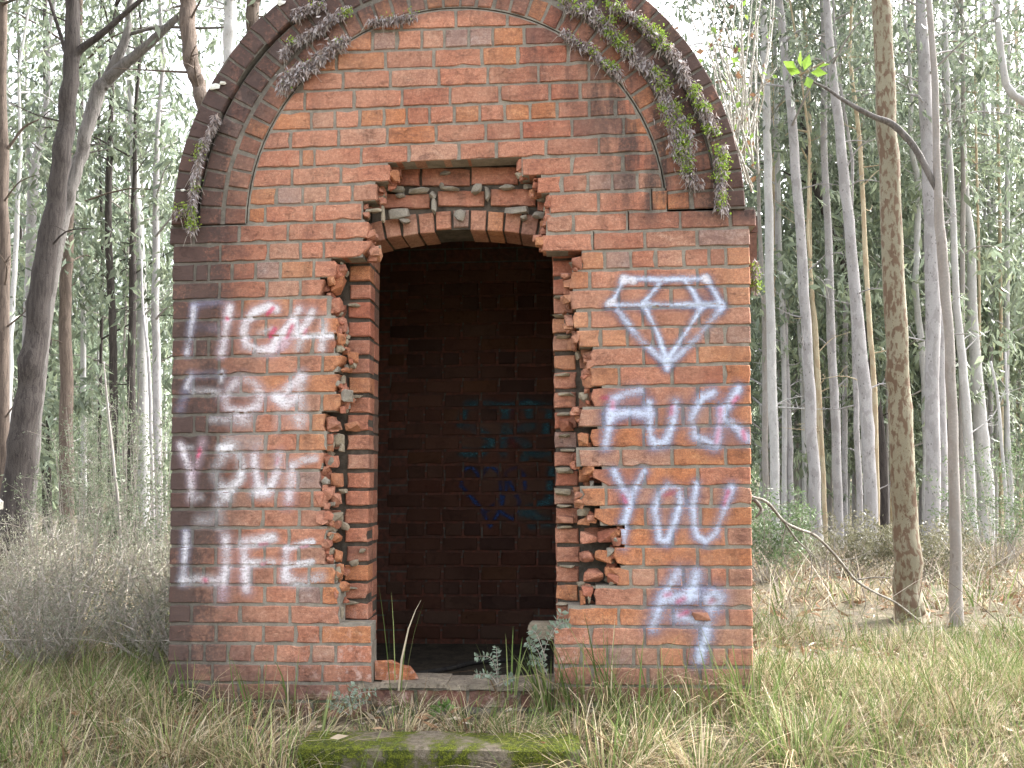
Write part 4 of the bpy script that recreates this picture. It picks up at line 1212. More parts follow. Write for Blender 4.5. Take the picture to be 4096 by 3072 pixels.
# ------------------------------------------------------------------ small things at the doorway
bo = [at(x, y, 0.05) for x, y in [(1500, 2712), (1575, 2716), (1672, 2712), (1655, 2688), (1640, 2664), (1596, 2652), (1560, 2634), (1500, 2637)]]
zlow = min(p_.z for p_ in bo)
bo = [(p_.x, max(p_.z - zlow, 0) * 1.0 + sp.z + 0.002) for p_ in bo]
bbm = MB()
ny_ = 4
for k in range(ny_ + 1):
    f_ = k / ny_
    for (x, z_) in bo:
        cx_ = bo[0][0] + 0.06
        bbm.v.append((cx_ + (x - cx_) * (1 - 0.18 * f_ * f_) + random.uniform(-.004, .004), 0.05 + 0.10 * f_ + random.uniform(-.006, .006), sp.z + 0.002 + (z_ - sp.z - 0.002) * (1 - 0.25 * f_) + random.uniform(0, .004)))
n8 = len(bo)
bbm.f = [tuple(range(n8)), tuple(range((ny_ + 1) * n8 - 1, ny_ * n8 - 1, -1))] + [(k * n8 + a, (k + 1) * n8 + a, (k + 1) * n8 + (a + 1) % n8, k * n8 + (a + 1) % n8) for k in range(ny_) for a in range(n8)]
rb = bbm.build('broken_brick', M['brick'], loc=(bo[0][0], 0.08, sp.z))
rb.color = (0.52, 0.17, 0.065, 1)
tag(rb, 'broken orange brick lying on the doorstep against the left jamb', 'brick')
zq = zf
ho = MB()
hp = [(at(1660, 2690, 0.62).x - 0.02, 0.60, zq + 0.012), (at(1800, 2660, 0.8).x, 0.74, zq + 0.013), (at(1900, 2640, 0.9).x, 0.9, zq + 0.013), (at(2050, 2620, 1.0).x, 0.98, zq + 0.013), (at(2250, 2610, 1.0).x, 1.05, zq + 0.012)]
ho.tube(spline(hp, 5), [0.013] * 21, 8)
tag(ho.build('hose', M['hose'], smooth=True, loc=hp[0]), 'dark hose lying across the dirt floor inside the hut', 'hose')
p = at(2145, 2535, 0.30)
tb = MB()
zt_, zb_ = at(2145, 2487, 0.2).z, at(2145, 2552, 0.2).z
xs_ = [at(2112, 2520, 0.2).x, DRF + 0.03]
nn_ = 7
for k in range(nn_):
    za, zb2 = zb_ + (zt_ - zb_) * k / nn_, zb_ + (zt_ - zb_) * (k + 1) / nn_
    x0_ = xs_[0] + random.uniform(-0.004, 0.014) + 0.012 * abs(k - 4) / 4
    tb.add([(x0_, 0.175, za), (xs_[1], 0.17, za), (xs_[1], 0.235, za), (x0_ + 0.006, 0.232, za), (x0_ + random.uniform(-.004, .006), 0.175, zb2), (xs_[1], 0.17, zb2), (xs_[1], 0.235, zb2), (x0_ + 0.008, 0.232, zb2)],
           [(0, 3, 2, 1), (4, 5, 6, 7), (0, 1, 5, 4), (1, 2, 6, 5), (2, 3, 7, 6), (3, 0, 4, 7)])
tag(tb.build('timber_block', M['timber'], loc=(xs_[1], 0.2, zb_)), 'splintered grey timber end sticking out of the right door jamb', 'timber')

# the mossy step
st = MB()
q0, q1 = at(1190, 2990, -0.62), at(2320, 2990, -0.62)
zst = at(1750, 2990, -0.62).z
NXs, NYs = 40, 12
sv, sf = [], []
def stz(x, y):
    return zst + 0.006 * mnoise.noise(Vector((x * 5, y * 5, 0))) - 0.012 * max(0, (-y - 0.60) / 0.03) + 0.012 * (x - AX) * 0
for jy in range(NYs + 1):
    for ix in range(NXs + 1):
        x = q0.x + (q1.x - q0.x) * ix / NXs; y = -0.625 + 0.21 * jy / NYs
        x += 0.006 * mnoise.noise(Vector((y * 9, ix, 3))) if ix in (0, NXs) else 0
        sv.append((x, y + (0.007 * mnoise.noise(Vector((x * 7, 1, 2))) if jy == 0 else 0), stz(x, y)))
for jy in range(NYs):
    for ix in range(NXs):
        a = jy * (NXs + 1) + ix
        sf.append((a, a + 1, a + 2 + NXs, a + 1 + NXs))
b0 = len(sv)
for ix in range(NXs + 1):
    x, y, z = sv[ix]
    sv.append((x, y - 0.006, z - 0.03 + 0.004 * random.random())); sv.append((x, y + 0.004, z - 0.13)); sv.append((x, y + 0.004, z - 0.3))
for ix in range(NXs):
    a = b0 + ix * 3
    sf += [(ix, a, a + 3, ix + 1), (a, a + 1, a + 4, a + 3), (a + 1, a + 2, a + 5, a + 4)]
for e in (0, NXs):
    for jy in range(NYs):
        a = jy * (NXs + 1) + e; b = a + NXs + 1
        k = len(sv)
        sv.append((sv[a][0], sv[a][1], sv[a][2] - 0.3)); sv.append((sv[b][0], sv[b][1], sv[b][2] - 0.3))
        sf.append((a, b, k + 1, k) if e == 0 else (b, a, k, k + 1))
tag(mk('concrete_step', sv, sf, M['moss'], None, False, loc=(AX, -0.45, zst - 0.15)), 'low concrete step covered in green moss before the doorway', 'step')

# brick gate pillar at the very left edge of the picture
gp = empty('brick_pillar', (at(-60, 2300, 1.2).x, 1.2, 0))
tag(gp, 'brick pillar with pale stone cap cut off by the left edge', 'pillar')
px1 = at(24, 2000, 1.2).x - 0.31
pm = MB(); zcap = atd(4, 1105, 1.2).z
pm.box(px1 - 0.37, px1 - 0.006, 1.2, 1.56, -0.1, zcap)
psh = pm.build('shaft', M['mortar'], gp, loc=(px1 - 0.18, 1.38, 0))
z = -0.05
r_ = 0
while z + 0.09 < zcap:
    off = 0.0 if r_ % 2 else 0.12
    for (a, b) in ((px1 - 0.372, px1 - 0.255 - 0.0), (px1 - 0.243, px1)) if r_ % 2 else ((px1 - 0.372, px1 - 0.125), (px1 - 0.113, px1)):
        brick('brick', [(a, z), (b, z), (b, z + 0.078), (a, z + 0.078)], pick(random.choice('orRn')), psh, 1.193, 0.1)
    z += 0.09; r_ += 1
cpm = MB()
zc = atd(4, 1012, 1.2).z
cpm.add([(px1 - 0.40, 1.17, zcap), (px1 + 0.03, 1.17, zcap), (px1 + 0.03, 1.6, zcap), (px1 - 0.40, 1.6, zcap), (px1 - 0.40, 1.17, zcap + 0.05), (px1 + 0.03, 1.17, zcap + 0.05), (px1 + 0.03, 1.6, zcap + 0.05), (px1 - 0.40, 1.6, zcap + 0.05), (px1 - 0.18, 1.38, zc + 0.06)],
        [(0, 3, 2, 1), (0, 1, 5, 4), (1, 2, 6, 5), (2, 3, 7, 6), (3, 0, 4, 7), (4, 5, 8), (5, 6, 8), (6, 7, 8), (7, 4, 8)])
cpm.build('cap', M['stone'], gp, loc=(px1 - 0.18, 1.38, zcap))

# ------------------------------------------------------------------ foliage helpers (numpy)
def leaf_quads(C, D, L, Wd, seed=0):
    """lens shaped leaves: C base points, D unit directions, L lengths, Wd widths"""
    g = np.random.default_rng(seed)
    n = len(C)
    r = g.normal(size=(n, 3)); s = np.cross(D, r); s /= np.linalg.norm(s, axis=1, keepdims=True) + 1e-9
    nrm = np.cross(s, D)
    mid = C + D * (L * 0.45)[:, None] + nrm * (L * 0.06)[:, None]
    tip = C + D * L[:, None] - nrm * (L * 0.08)[:, None]
    V = np.stack([C, mid - s * (Wd / 2)[:, None], tip, mid + s * (Wd / 2)[:, None]], 1).reshape(-1, 3)
    Fq = np.arange(4 * n).reshape(n, 4)
    return V, Fq

def rep_cols(c, k): return np.concatenate([np.repeat(c, k, 0), np.ones((len(c) * k, 1))], 1)

def unit(v): return v / (np.linalg.norm(v, axis=1, keepdims=True) + 1e-9)

def gum_leaves(centres, per, spread, size, seed, tone=1.0, warm=0.0):
    """hanging sprays of narrow gum leaves round each centre"""
    g = np.random.default_rng(seed)
    n = len(centres) * per
    cc = np.repeat(centres, per, 0)
    nt_ = 5
    td = unit(g.normal(size=(len(centres) * nt_, 3)) * np.array([1, 1, 0.55]) + np.array([0, 0, -0.15]))
    tl = spread * g.uniform(1.2, 2.6, len(centres) * nt_)
    tw = np.repeat(np.arange(len(centres)) * nt_, per) + g.integers(0, nt_, n)
    u = g.uniform(0.15, 1.0, n)
    C = cc + td[tw] * (tl[tw] * u)[:, None] + g.normal(size=(n, 3)) * spread * 0.13
    C[:, 2] -= 0.35 * tl[tw] * u ** 2
    D = unit(g.normal(size=(n, 3)) * np.array([0.55, 0.55, 0.45]) + td[tw] * 0.35 + np.array([0, 0, -0.75]))
    L = size * g.uniform(0.6, 1.35, n)
    Wd = L * g.uniform(0.20, 0.36, n)
    V, Fq = leaf_quads(C, D, L, Wd, seed + 1)
    k = g.uniform(0.65, 1.4, n) * tone
    clump = np.repeat(g.uniform(0.75, 1.3, len(centres)), per)
    base = np.array([0.15, 0.188, 0.142]); yel = np.array([0.26, 0.295, 0.18])
    t = np.clip(g.normal(0.18 + warm, 0.2, n), 0, 1)[:, None]
    c = (base * (1 - t) + yel * t) * (k * clump)[:, None]
    return V, Fq, rep_cols(c, 4)

# ------------------------------------------------------------------ trees
TREES = []
def trunk_mesh(pts3, rad, n=10, jit=0.05):
    return tube(pts3, rad, n, jit)

def make_tree(name, label, cat, path, Y, mat, group=None, bmat=None, extend=True, branches=(), crown=None, height=15.0, base_ground=True, n=10, jit=0.04):
    """path: (x, y, width) in photo units (2212 wide) from the top downwards, standing in the plane Y"""
    P = spline(path, 4)
    pts, rad = [], []
    for (x, y, w_) in P:
        q = atd(x, y, Y)
        pts.append(q); rad.append(0.5 * w_ * DS * depth_of(q) / F)
    for k in range(1, len(pts) - 1):
        rr0 = rad[k]
        pts[k] = pts[k] + Vector((0.30 * rr0 * mnoise.noise(Vector((k * 0.55, path[0][0], 1))), 0.6 * rr0 * mnoise.noise(Vector((k * 0.5, path[0][0], 7))), 0))
        rad[k] *= 1 + 0.10 * mnoise.noise(Vector((k * 0.9, path[0][0], 3)))
    pts.reverse(); rad.reverse()          # base first
    b = pts[0]
    g = gh(b.x, Y)
    if base_ground and b.z > g - 0.15:
        d = (pts[0] - pts[min(3, len(pts) - 1)])
        d = d / max(1e-6, -d.z) if d.z < 0 else Vector((0, 0, -1))
        hgt = b.z - (g - 0.15)
        for k in (0.5, 1.0):
            pts.insert(0, b + Vector((d.x * 0.6, 0, -1)) * hgt * k); rad.insert(0, rad[0] * (1.06 if k == 0.5 else 1.14))
        pts[0], pts[1] = pts[0], pts[1]
    rad[0] *= 1.15
    if extend:
        d = (pts[-1] - pts[-5]).normalized() if len(pts) > 5 else Vector((0, 0, 1))
        d = (d + Vector((0, 0, 0.6))).normalized()
        t = pts[-1]; r0 = rad[-1]
        left = max(0.0, height - t.z)
        for k in range(1, 6):
            pts.append(t + d * left * k / 5 + Vector((0.15 * math.sin(k * 2.1 + b.x), 0.15 * math.cos(k * 1.7), 0)) * min(1, left / 6)); rad.append(r0 * (1 - 0.15 * k))
    root = empty(name, (pts[0].x, pts[0].y, g))
    tag(root, label, cat, group)
    v, f = trunk_mesh(pts, rad, n, jit)
    mk('trunk', v, f, mat, root, True, loc=(pts[0].x, pts[0].y, g))
    tg = random.Random(int(path[0][0] * 7 + Y * 11))
    tmb = MB()
    for k in range(0 if label.startswith(('thick gum', 'smooth tan')) else (7 if extend else 2)):
        j = tg.randrange(max(1, len(pts) // 4), len(pts) - 1)
        a = pts[j]; an = tg.uniform(0, 6.28); ln_ = tg.uniform(0.3, 1.1) * min(1.0, rad[j] / 0.07 + 0.4)
        e = a + Vector((math.cos(an) * ln_, math.sin(an) * ln_ * 0.5, tg.uniform(-0.1, 0.9) * ln_))
        md = a.lerp(e, 0.5) + Vector((tg.uniform(-0.12, 0.12), 0, tg.uniform(-0.1, 0.16))) * ln_
        ss = spline([tuple(a), tuple(md), tuple(e)], 4)
        r0 = min(0.018, rad[j] * 0.35)
        tmb.tube(ss, [r0 * (1 - 0.8 * q_ / 8) for q_ in range(9)], 5)
        for q_ in range(2):
            c0 = Vector(ss[tg.randrange(3, 8)]); e2 = c0 + Vector((tg.uniform(-0.3, 0.3), tg.uniform(-0.2, 0.2), tg.uniform(-0.1, 0.3))) * ln_ * 0.7
            tmb.tube([c0, c0.lerp(e2, 0.5) + Vector((0, 0, 0.03)), e2], [r0 * 0.45, r0 * 0.3, r0 * 0.12], 4)
    tmb.build('twigs', mat, root, True, loc=(pts[0].x, pts[0].y, g))['kind'] = 'stuff'
    for bi, br in enumerate(branches):
        bp = spline(br, 4)
        q = [atd(x, y, Y + (0.02 * bi)) for (x, y, w_) in bp]
        rr = [0.5 * w_ * DS * depth_of(a) / F for a, (x, y, w_) in zip(q, bp)]
        v, f = tube(q, rr, 7, 0.05)
        mk('branch', v, f, bmat or mat, root, True, loc=q[0])
    if crown:
        nclump, z0, z1, spr, per, size, tone, wrm = crown
        sd = int(abs(b.x * 977 + Y * 131)) + 5
        gg = np.random.default_rng(sd)
        top = pts[-1]
        zz = gg.uniform(z0, z1, nclump)
        zs_ = np.array([p_.z for p_ in pts]); xs2 = np.array([p_.x for p_ in pts]); ys2 = np.array([p_.y for p_ in pts])
        o_ = np.argsort(zs_)
        cx = np.interp(zz, zs_[o_], xs2[o_]); cy = np.interp(zz, zs_[o_], ys2[o_])
        ang = gg.uniform(0, 2 * math.pi, nclump); rr_ = spr * np.sqrt(gg.uniform(0.03, 1, nclump))
        cen = np.stack([cx + rr_ * np.cos(ang), cy + rr_ * np.sin(ang), zz - 0.15 * rr_], 1)
        # slender limbs that carry some of the sprays
        lm = MB()
        for k in range(0, nclump, 5):
            a = Vector((cx[k], cy[k], zz[k] - 0.35 * rr_[k])); c_ = Vector(cen[k])
            md = (a + c_) / 2 + Vector((0, 0, 0.12 * rr_[k]))
            lm.tube(spline([tuple(a), tuple(md), tuple(c_)], 3), [0.022 * (1 - 0.12 * j) * (0.5 + 0.25 * spr) for j in range(7)], 5)
        if lm.v: lm.build('limbs', mat, root, True, loc=(b.x, b.y, z0))['kind'] = 'stuff'
        V, Fq, cc = gum_leaves(cen, int(per * 1.25), 0.42 if spr > 1.2 else 0.3, size, sd, tone, wrm)
        o = mk('crown', V, Fq, M['leaf'], root, loc=tuple(cen.mean(0)), cols=cc)
        o['kind'] = 'stuff'
    TREES.append(root)
    return root

HI = (34, 8.0, 15.0, 2.4, 26, 0.17, 1.0, 0.0)      # crown high above the frame
def ybase(x, y):
    return ground_hit(x * DS, y * DS).y
# --- right of the hut
make_tree('gum_tree', 'thick gum with rust brown flaking bark, nearest trunk right of the hut', 'tree',
    [(1903, 0, 38), (1915, 228, 40), (1924, 456, 44), (1937, 730, 46), (1944, 885, 48), (1953, 1067, 51), (1960, 1250, 57), (1966, 1320, 66), (1969, 1345, 80)], ybase(1967, 1342), M['rust'], crown=HI, n=18, jit=0.055)
make_tree('gum_tree', 'smooth tan gum beside the rusty trunk, its bare limb reaching left', 'tree',
    [(2006, 0, 12), (2020, 182, 14), (2024, 365, 16), (2033, 524, 22), (2047, 684, 21), (2056, 860, 21), (2062, 1067, 23), (2065, 1250, 27), (2066, 1352, 31)], ybase(2065, 1350), M['tan'], crown=HI, bmat=M['grey'],
    branches=[[(2022, 410, 9), (2012, 387, 13), (1976, 319, 14), (1930, 270, 14), (1892, 254, 12), (1858, 237, 11), (1820, 215, 8), (1785, 191, 6), (1755, 176, 4), (1735, 163, 3)]])
make_tree('gum_tree', 'wide pale grey gum just left of the tan trunk', 'tree', [(1988, 0, 20), (1999, 182, 27), (2006, 365, 29), (2014, 593, 30), (2014, 900, 30), (2015, 1245, 31)], 11.5, M['pale'], crown=HI, n=12)
make_tree('gum_tree', 'dark spotted grey gum half hidden behind the tan trunk', 'tree', [(2016, 480, 12), (2024, 600, 16), (2031, 720, 20), (2033, 900, 21), (2037, 1255, 23)], 12.4, M['pale'], crown=HI)
make_tree('gum_tree', 'grey spotted gum leaning left, fourth trunk from the hut wall', 'tree', [(1682, 0, 16), (1703, 182, 18), (1719, 365, 20), (1732, 547, 21), (1742, 730, 23), (1751, 885, 24), (1760, 1067, 25), (1770, 1240, 27)], 12.0, M['pale'], crown=HI, n=12)
make_tree('gum_tree', 'bright pale gum closest to the right wall of the hut', 'tree', [(1648, 0, 13), (1657, 255, 17), (1660, 450, 18), (1666, 750, 19), (1673, 1000, 20), (1679, 1240, 21)], 12.8, M['white'], crown=HI, n=12)
make_tree('gum_tree', 'slim upright pale gum midway between hut and rusty trunk', 'tree', [(1776, -10, 11), (1780, 90, 13), (1780, 320, 14), (1789, 500, 16), (1796, 730, 18), (1803, 885, 19), (1810, 1067, 20), (1813, 1217, 21)], 13.4, M['pale'], crown=HI)
make_tree('gum_tree', 'stout spotted gum leaning left, second left of the rusty trunk', 'tree', [(1785, 0, 15), (1796, 137, 18), (1812, 273, 20), (1826, 410, 22), (1840, 547, 23), (1856, 730, 26), (1871, 885, 27), (1881, 1067, 28), (1888, 1285, 30)], 11.0, M['pale'], crown=HI, n=12)
make_tree('gum_tree', 'thin cream trunk peeling yellow, directly left of the rusty trunk', 'tree', [(1835, 120, 7), (1842, 182, 8), (1858, 320, 9), (1867, 500, 10), (1880, 730, 11), (1889, 840, 11), (1894, 1067, 12), (1896, 1235, 12)], 12.6, M['cream'], crown=HI)
make_tree('gum_tree', 'pale straight gum right of the tan trunk', 'tree', [(2040, 0, 9), (2049, 273, 12), (2058, 456, 13), (2065, 640, 15), (2075, 740, 17), (2084, 840, 18), (2093, 975, 20), (2100, 1112, 20), (2108, 1235, 21)], 14.0, M['white'], crown=HI)
make_tree('gum_tree', 'broad pale gum with a dark knot near the right edge', 'tree', [(2080, 300, 13), (2085, 410, 15), (2098, 547, 18), (2103, 730, 22), (2115, 885, 27), (2127, 1020, 32), (2132, 1160, 36)], 16.0, M['white'], crown=HI, n=12)
make_tree('gum_tree', 'curving white limbed gum leaving the top right corner', 'tree', [(2150, -10, 12), (2154, 40, 13), (2163, 114, 14), (2172, 175, 15), (2192, 208, 16), (2225, 232, 18), (2250, 300, 20), (2262, 520, 22), (2268, 1100, 24)], 10.5, M['white'], crown=None)
make_tree('gum_tree', 'crooked white gum showing between rusty and wide grey trunks', 'tree', [(1962, 100, 8), (1967, 205, 10), (1969, 320, 11), (1984, 400, 13), (1981, 500, 13), (1979, 640, 13), (1989, 730, 14), (1997, 840, 14), (2001, 975, 15), (1999, 1180, 15)], 15.5, M['white'], crown=HI)
make_tree('gum_tree', 'bright sunlit thin trunk behind the leaning grey gum', 'tree', [(1722, 650, 6), (1730, 780, 8), (1735, 885, 9), (1737, 1000, 9), (1739, 1205, 10)], 17, M['white'], crown=HI)
make_tree('gum_tree', 'thin yellow trunk touching the leaning grey gum', 'tree', [(1745, 500, 6), (1754, 620, 7), (1762, 702, 8), (1767, 793, 9), (1776, 975, 9), (1782, 1112, 10), (1784, 1220, 10)], 13.2, M['cream'], crown=HI)
make_tree('gum_tree', 'greyish thin trunk rising hard against the hut corner', 'tree', [(1640, 480, 8), (1648, 620, 10), (1652, 702, 12), (1653, 850, 13), (1653, 1000, 13), (1655, 1230, 14)], 14.5, M['tan'], crown=HI)
make_tree('gum_tree', 'narrow grey trunk second right of the bright wall-side gum', 'tree', [(1678, 520, 8), (1690, 640, 10), (1696, 702, 11), (1703, 885, 12), (1708, 1050, 13), (1711, 1215, 13)], 15.0, M['pale'], crown=HI)
make_tree('gum_tree', 'narrow pale trunk left of the stout spotted gum', 'tree', [(1836, 560, 8), (1844, 702, 11), (1851, 930, 12), (1858, 1112, 13), (1865, 1245, 14)], 13.0, M['pale'], crown=HI)
make_tree('gum_tree', 'short blackened trunk showing just left of the rusty gum', 'tree', [(1748, 346, 13), (1771, 433, 14), (1812, 538, 15), (1850, 660, 17), (1892, 860, 20), (1906, 1020, 21), (1909, 1220, 23)], 15.8, M['dark'], crown=HI)
make_tree('gum_sapling', 'white sapling leaning left near the right edge', 'tree', [(2140, 780, 5), (2155, 860, 6), (2167, 1000, 7), (2178, 1158, 8), (2190, 1290, 9)], 9.5, M['white'], extend=False)
make_tree('gum_sapling', 'upright white sapling beside the leaning one at right edge', 'tree', [(2172, 760, 4), (2179, 940, 6), (2186, 1080, 7), (2189, 1240, 8)], 10.0, M['white'], extend=False)
HL = (40, 4.4, 14.0, 2.6, 28, 0.21, 1.0, 0.1)
# --- left of the hut
make_tree('gum_tree', 'large dark rough barked gum leaning right at far left', 'tree',
    [(156, 0, 28), (156, 117, 32), (145, 234, 35), (133, 352, 37), (113, 469, 42), (90, 625, 46), (74, 750, 48), (59, 868, 51), (45, 985, 55), (36, 1090, 62)], 7.2, M['dark'], crown=HI, n=16, jit=0.07,
    branches=[[(160, 135, 18), (172, 109, 17), (219, 74, 14), (273, 27, 11), (309, -4, 9), (345, -40, 7)], [(152, 150, 10), (148, 137, 10), (129, 70, 8), (105, -5, 7), (90, -60, 5)]])
make_tree('gum_tree', 'grey trunk arching over rightwards beside the large dark gum', 'tree',
    [(391, 30, 12), (352, 66, 17), (313, 103, 20), (266, 142, 23), (234, 170, 26), (211, 200, 29), (191, 273, 28), (168, 352, 27), (149, 430, 26), (129, 508, 27), (105, 640, 28), (84, 800, 30), (66, 1000, 34)], 8.0, M['grey'], extend=False, n=14, jit=0.06,
    branches=[[(222, 190, 22), (234, 164, 22), (258, 117, 20), (274, 74, 17), (280, 20, 14), (290, -50, 10)], [(268, 80, 8), (281, 74, 8), (344, 59, 7), (430, 61, 6), (485, 59, 5)]])
make_tree('gum_tree', 'brown stringy trunk on the extreme left edge', 'tree', [(4, 200, 18), (8, 390, 21), (9, 625, 22), (8, 985, 24), (8, 1080, 25)], 9.0, M['redbrown'], crown=HI, n=12,
    branches=[[(10, 330, 7), (25, 310, 6), (52, 275, 5), (85, 258, 3)]])
make_tree('gum_tree', 'forked pale gum seen left of the large dark trunk', 'tree', [(104, 195, 10), (92, 270, 12), (84, 313, 14), (74, 371, 20), (68, 480, 20), (64, 625, 21), (56, 850, 22), (52, 1060, 23)], 13.0, M['pale'], crown=HL,
    branches=[[(72, 385, 10), (62, 350, 9), (60, 300, 8), (45, 250, 6), (40, 180, 5)]])
make_tree('gum_tree', 'bright white trunk between the left edge and the dark gum', 'tree', [(45, 330, 7), (39, 420, 9), (34, 547, 10), (28, 640, 11), (22, 760, 12), (19, 900, 13), (17, 1050, 13)], 11.0, M['white'], crown=HL)
make_tree('gum_tree', 'dark slender crooked trunk in the left middle ground', 'tree', [(242, 200, 9), (236, 352, 13), (234, 469, 14), (240, 645, 15), (244, 711, 16), (245, 828, 17), (243, 1060, 19)], 13.5, M['dark'], crown=HL)
make_tree('gum_tree', 'reddish dark stringybark right of the large dark gum', 'tree', [(152, 430, 16), (148, 520, 21), (143, 594, 24), (141, 711, 25), (143, 868, 27), (144, 1060, 30)], 12.5, M['redbrown'], crown=HL, n=12)
make_tree('gum_tree', 'tall pale smooth gum, brightest trunk left of the hut', 'tree', [(280, 150, 12), (283, 222, 14), (289, 352, 16), (300, 490, 20), (306, 645, 21), (309, 830, 23), (310, 1060, 26)], 14.0, M['white'], crown=HL, n=12)
make_tree('gum_tree', 'blackened trunk hugging the brightest pale gum on its left', 'tree', [(291, 380, 9), (288, 480, 13), (287, 594, 15), (284, 830, 17), (285, 1060, 20)], 13.6, M['dark'], crown=HL)
make_tree('gum_tree', 'pinkish pale gum nearest the left wall of the hut', 'tree', [(340, 280, 10), (338, 360, 12), (336, 594, 16), (338, 790, 17), (342, 1060, 19)], 13.0, M['pale'], crown=HL)
make_tree('gum_tree', 'slim white trunk between the two dark trunks at left', 'tree', [(164, 380, 7), (168, 470, 8), (178, 590, 10), (180, 770, 11), (181, 1060, 12)], 15.0, M['white'], crown=HL)
make_tree('gum_tree', 'twisted orange brown trunk rising behind the left of the arch', 'tree', [(403, -10, 33), (408, 78, 33), (414, 137, 32), (426, 176, 30), (440, 230, 30), (450, 330, 32), (452, 800, 36), (452, 1100, 40)], 5.5, M['redbrown'], crown=HI, n=14)
make_tree('gum_tree', 'smooth white trunk standing right behind the arch at left', 'tree', [(498, -10, 26), (497, 60, 27), (495, 200, 28), (494, 1100, 32)], 7.0, M['white'], crown=HI, n=14)
make_tree('gum_tree', 'brown trunk peeping over the arch near the top', 'tree', [(547, -10, 28), (546, 60, 28), (545, 200, 29), (545, 1100, 33)], 8.5, M['redbrown'], crown=HI, n=12)
make_tree('gum_sapling', 'thin grey sapling bending close to the left hut wall', 'tree', [(306, 560, 4), (309, 672, 5), (320, 762, 7), (326, 907, 8), (330, 1100, 9)], 5.0, M['pale'], extend=False)
make_tree('gum_sapling', 'leaning thin twig-like sapling among the left shrubs', 'tree', [(224, 780, 2.5), (230, 844, 3.5), (242, 965, 5), (256, 1090, 6)], 4.5, M['tan'], extend=False)

# --- thinner trunks deeper in the forest
far = []
gg = random.Random(3)
for side, x0, x1, n_ in (('left', 20, 365, 13), ('right', 1640, 2205, 48)):
    for k in range(n_):
        x = x0 + (x1 - x0) * (k + gg.uniform(0.15, 0.85)) / n_
        far.append((side, x, gg.uniform(14.5, 30), gg.choice(['pale', 'white', 'white', 'tan', 'cream'] if side == 'right' else ['pale', 'tan', 'white', 'dark']), gg.uniform(6, 12), gg.uniform(-34, 4)))
cnt = {'left': 0, 'right': 0}
ORD = ['first', 'second', 'third', 'fourth', 'fifth', 'sixth', 'seventh', 'eighth', 'ninth', 'tenth', 'eleventh', 'twelfth', 'thirteenth', 'fourteenth', 'fifteenth', 'sixteenth', 'seventeenth', 'eighteenth', 'nineteenth', 'twentieth', 'twenty-first', 'twenty-second'] + ['twenty-' + a for a in ('third', 'fourth', 'fifth', 'sixth', 'seventh', 'eighth', 'ninth')] + ['thirtieth'] + ['thirty-' + a for a in ('first', 'second', 'third', 'fourth', 'fifth', 'sixth', 'seventh', 'eighth', 'ninth')] + ['fortieth'] + ['forty-' + a for a in ('first', 'second', 'third', 'fourth', 'fifth', 'sixth', 'seventh', 'eighth')]
for (side, x, Y, m_, w_, ln) in far:
    k = cnt[side]; cnt[side] += 1
    lab = '%s thin distant trunk from the left among those %s of the hut' % (ORD[k], side)
    pth = [(x + ln, -10, w_ * 0.7), (x + ln * 0.7 + gg.uniform(-5, 5), 250, w_ * 0.8), (x + ln * 0.4 + gg.uniform(-6, 6), 560, w_ * 0.9), (x + gg.uniform(-4, 4), 850, w_), (x, 1160, w_ * 1.1)]
    make_tree('slender_gum', lab, 'tree', pth, Y, M[m_], group='thin trunks deep in the forest', crown=(34, 4.5, 14.0, 2.3, 22, 0.28, 1.25, 0.1 if side == 'right' else 0.0), n=7)

# --- leafy young gums that fill the view between the trunks
cnt = {'left': 0, 'right': 0}
und = []
for side, x0, x1, n_ in (('left', -60, 380, 9), ('right', 1630, 2290, 15)):
    for k in range(n_):
        und.append((side, x0 + (x1 - x0) * (k + gg.uniform(0.1, 0.9)) / n_, gg.uniform(15, 26)))
for (side, x, Y) in und:
    k = cnt[side]; cnt[side] += 1
    lab = '%s leafy young gum from the left in the undergrowth %s of the hut' % (ORD[k], side)
    w_ = gg.uniform(4, 7)
    top = gg.uniform(-80, 150)
    pth = [(x + gg.uniform(-20, 10), top, w_ * 0.5), (x + gg.uniform(-12, 12), 400, w_ * 0.8), (x + gg.uniform(-8, 8), 800, w_), (x, 1170, w_ * 1.2)]
    make_tree('young_gum', lab, 'tree', pth, Y, M[gg.choice(['pale', 'tan', 'white'])], group='leafy young gums in the undergrowth', extend=False,
              crown=((66 if side == 'right' else 70), 1.6, gg.uniform(7.5, 12.0) if side == 'right' else gg.uniform(6.5, 10.5), 2.7, 32, 0.27, gg.uniform(1.1, 1.5), 0.15 if side == 'right' else 0.0), n=6)

# --- the forest beyond, one mass
def far_wood():
    g = np.random.default_rng(5)
    n = 2600
    a = g.uniform(-0.75, 0.80, n)
    d = g.uniform(38, 62, n)
    x = EYE.x + d * np.tan(a) * 0.9; y = -4 + d
    z = g.uniform(-2.0, 13.0, n) ** 1.0
    ok = ~((x < 0) & (z > 8.5 + 2.5 * np.sin(x * 0.35)))
    cen = np.stack([x, y, z], 1)[ok]
    V, Fq, cc = gum_leaves(cen, 38, 1.0, 0.62, 9, 1.4, 0.2)
    o = mk('distant_woodland', V, Fq, M['leaf'], None, cols=cc)
    tag(o, 'grey green wall of distant gum woodland behind the trunks', 'woodland', kind='stuff')
far_wood()
print('trees', len(TREES))

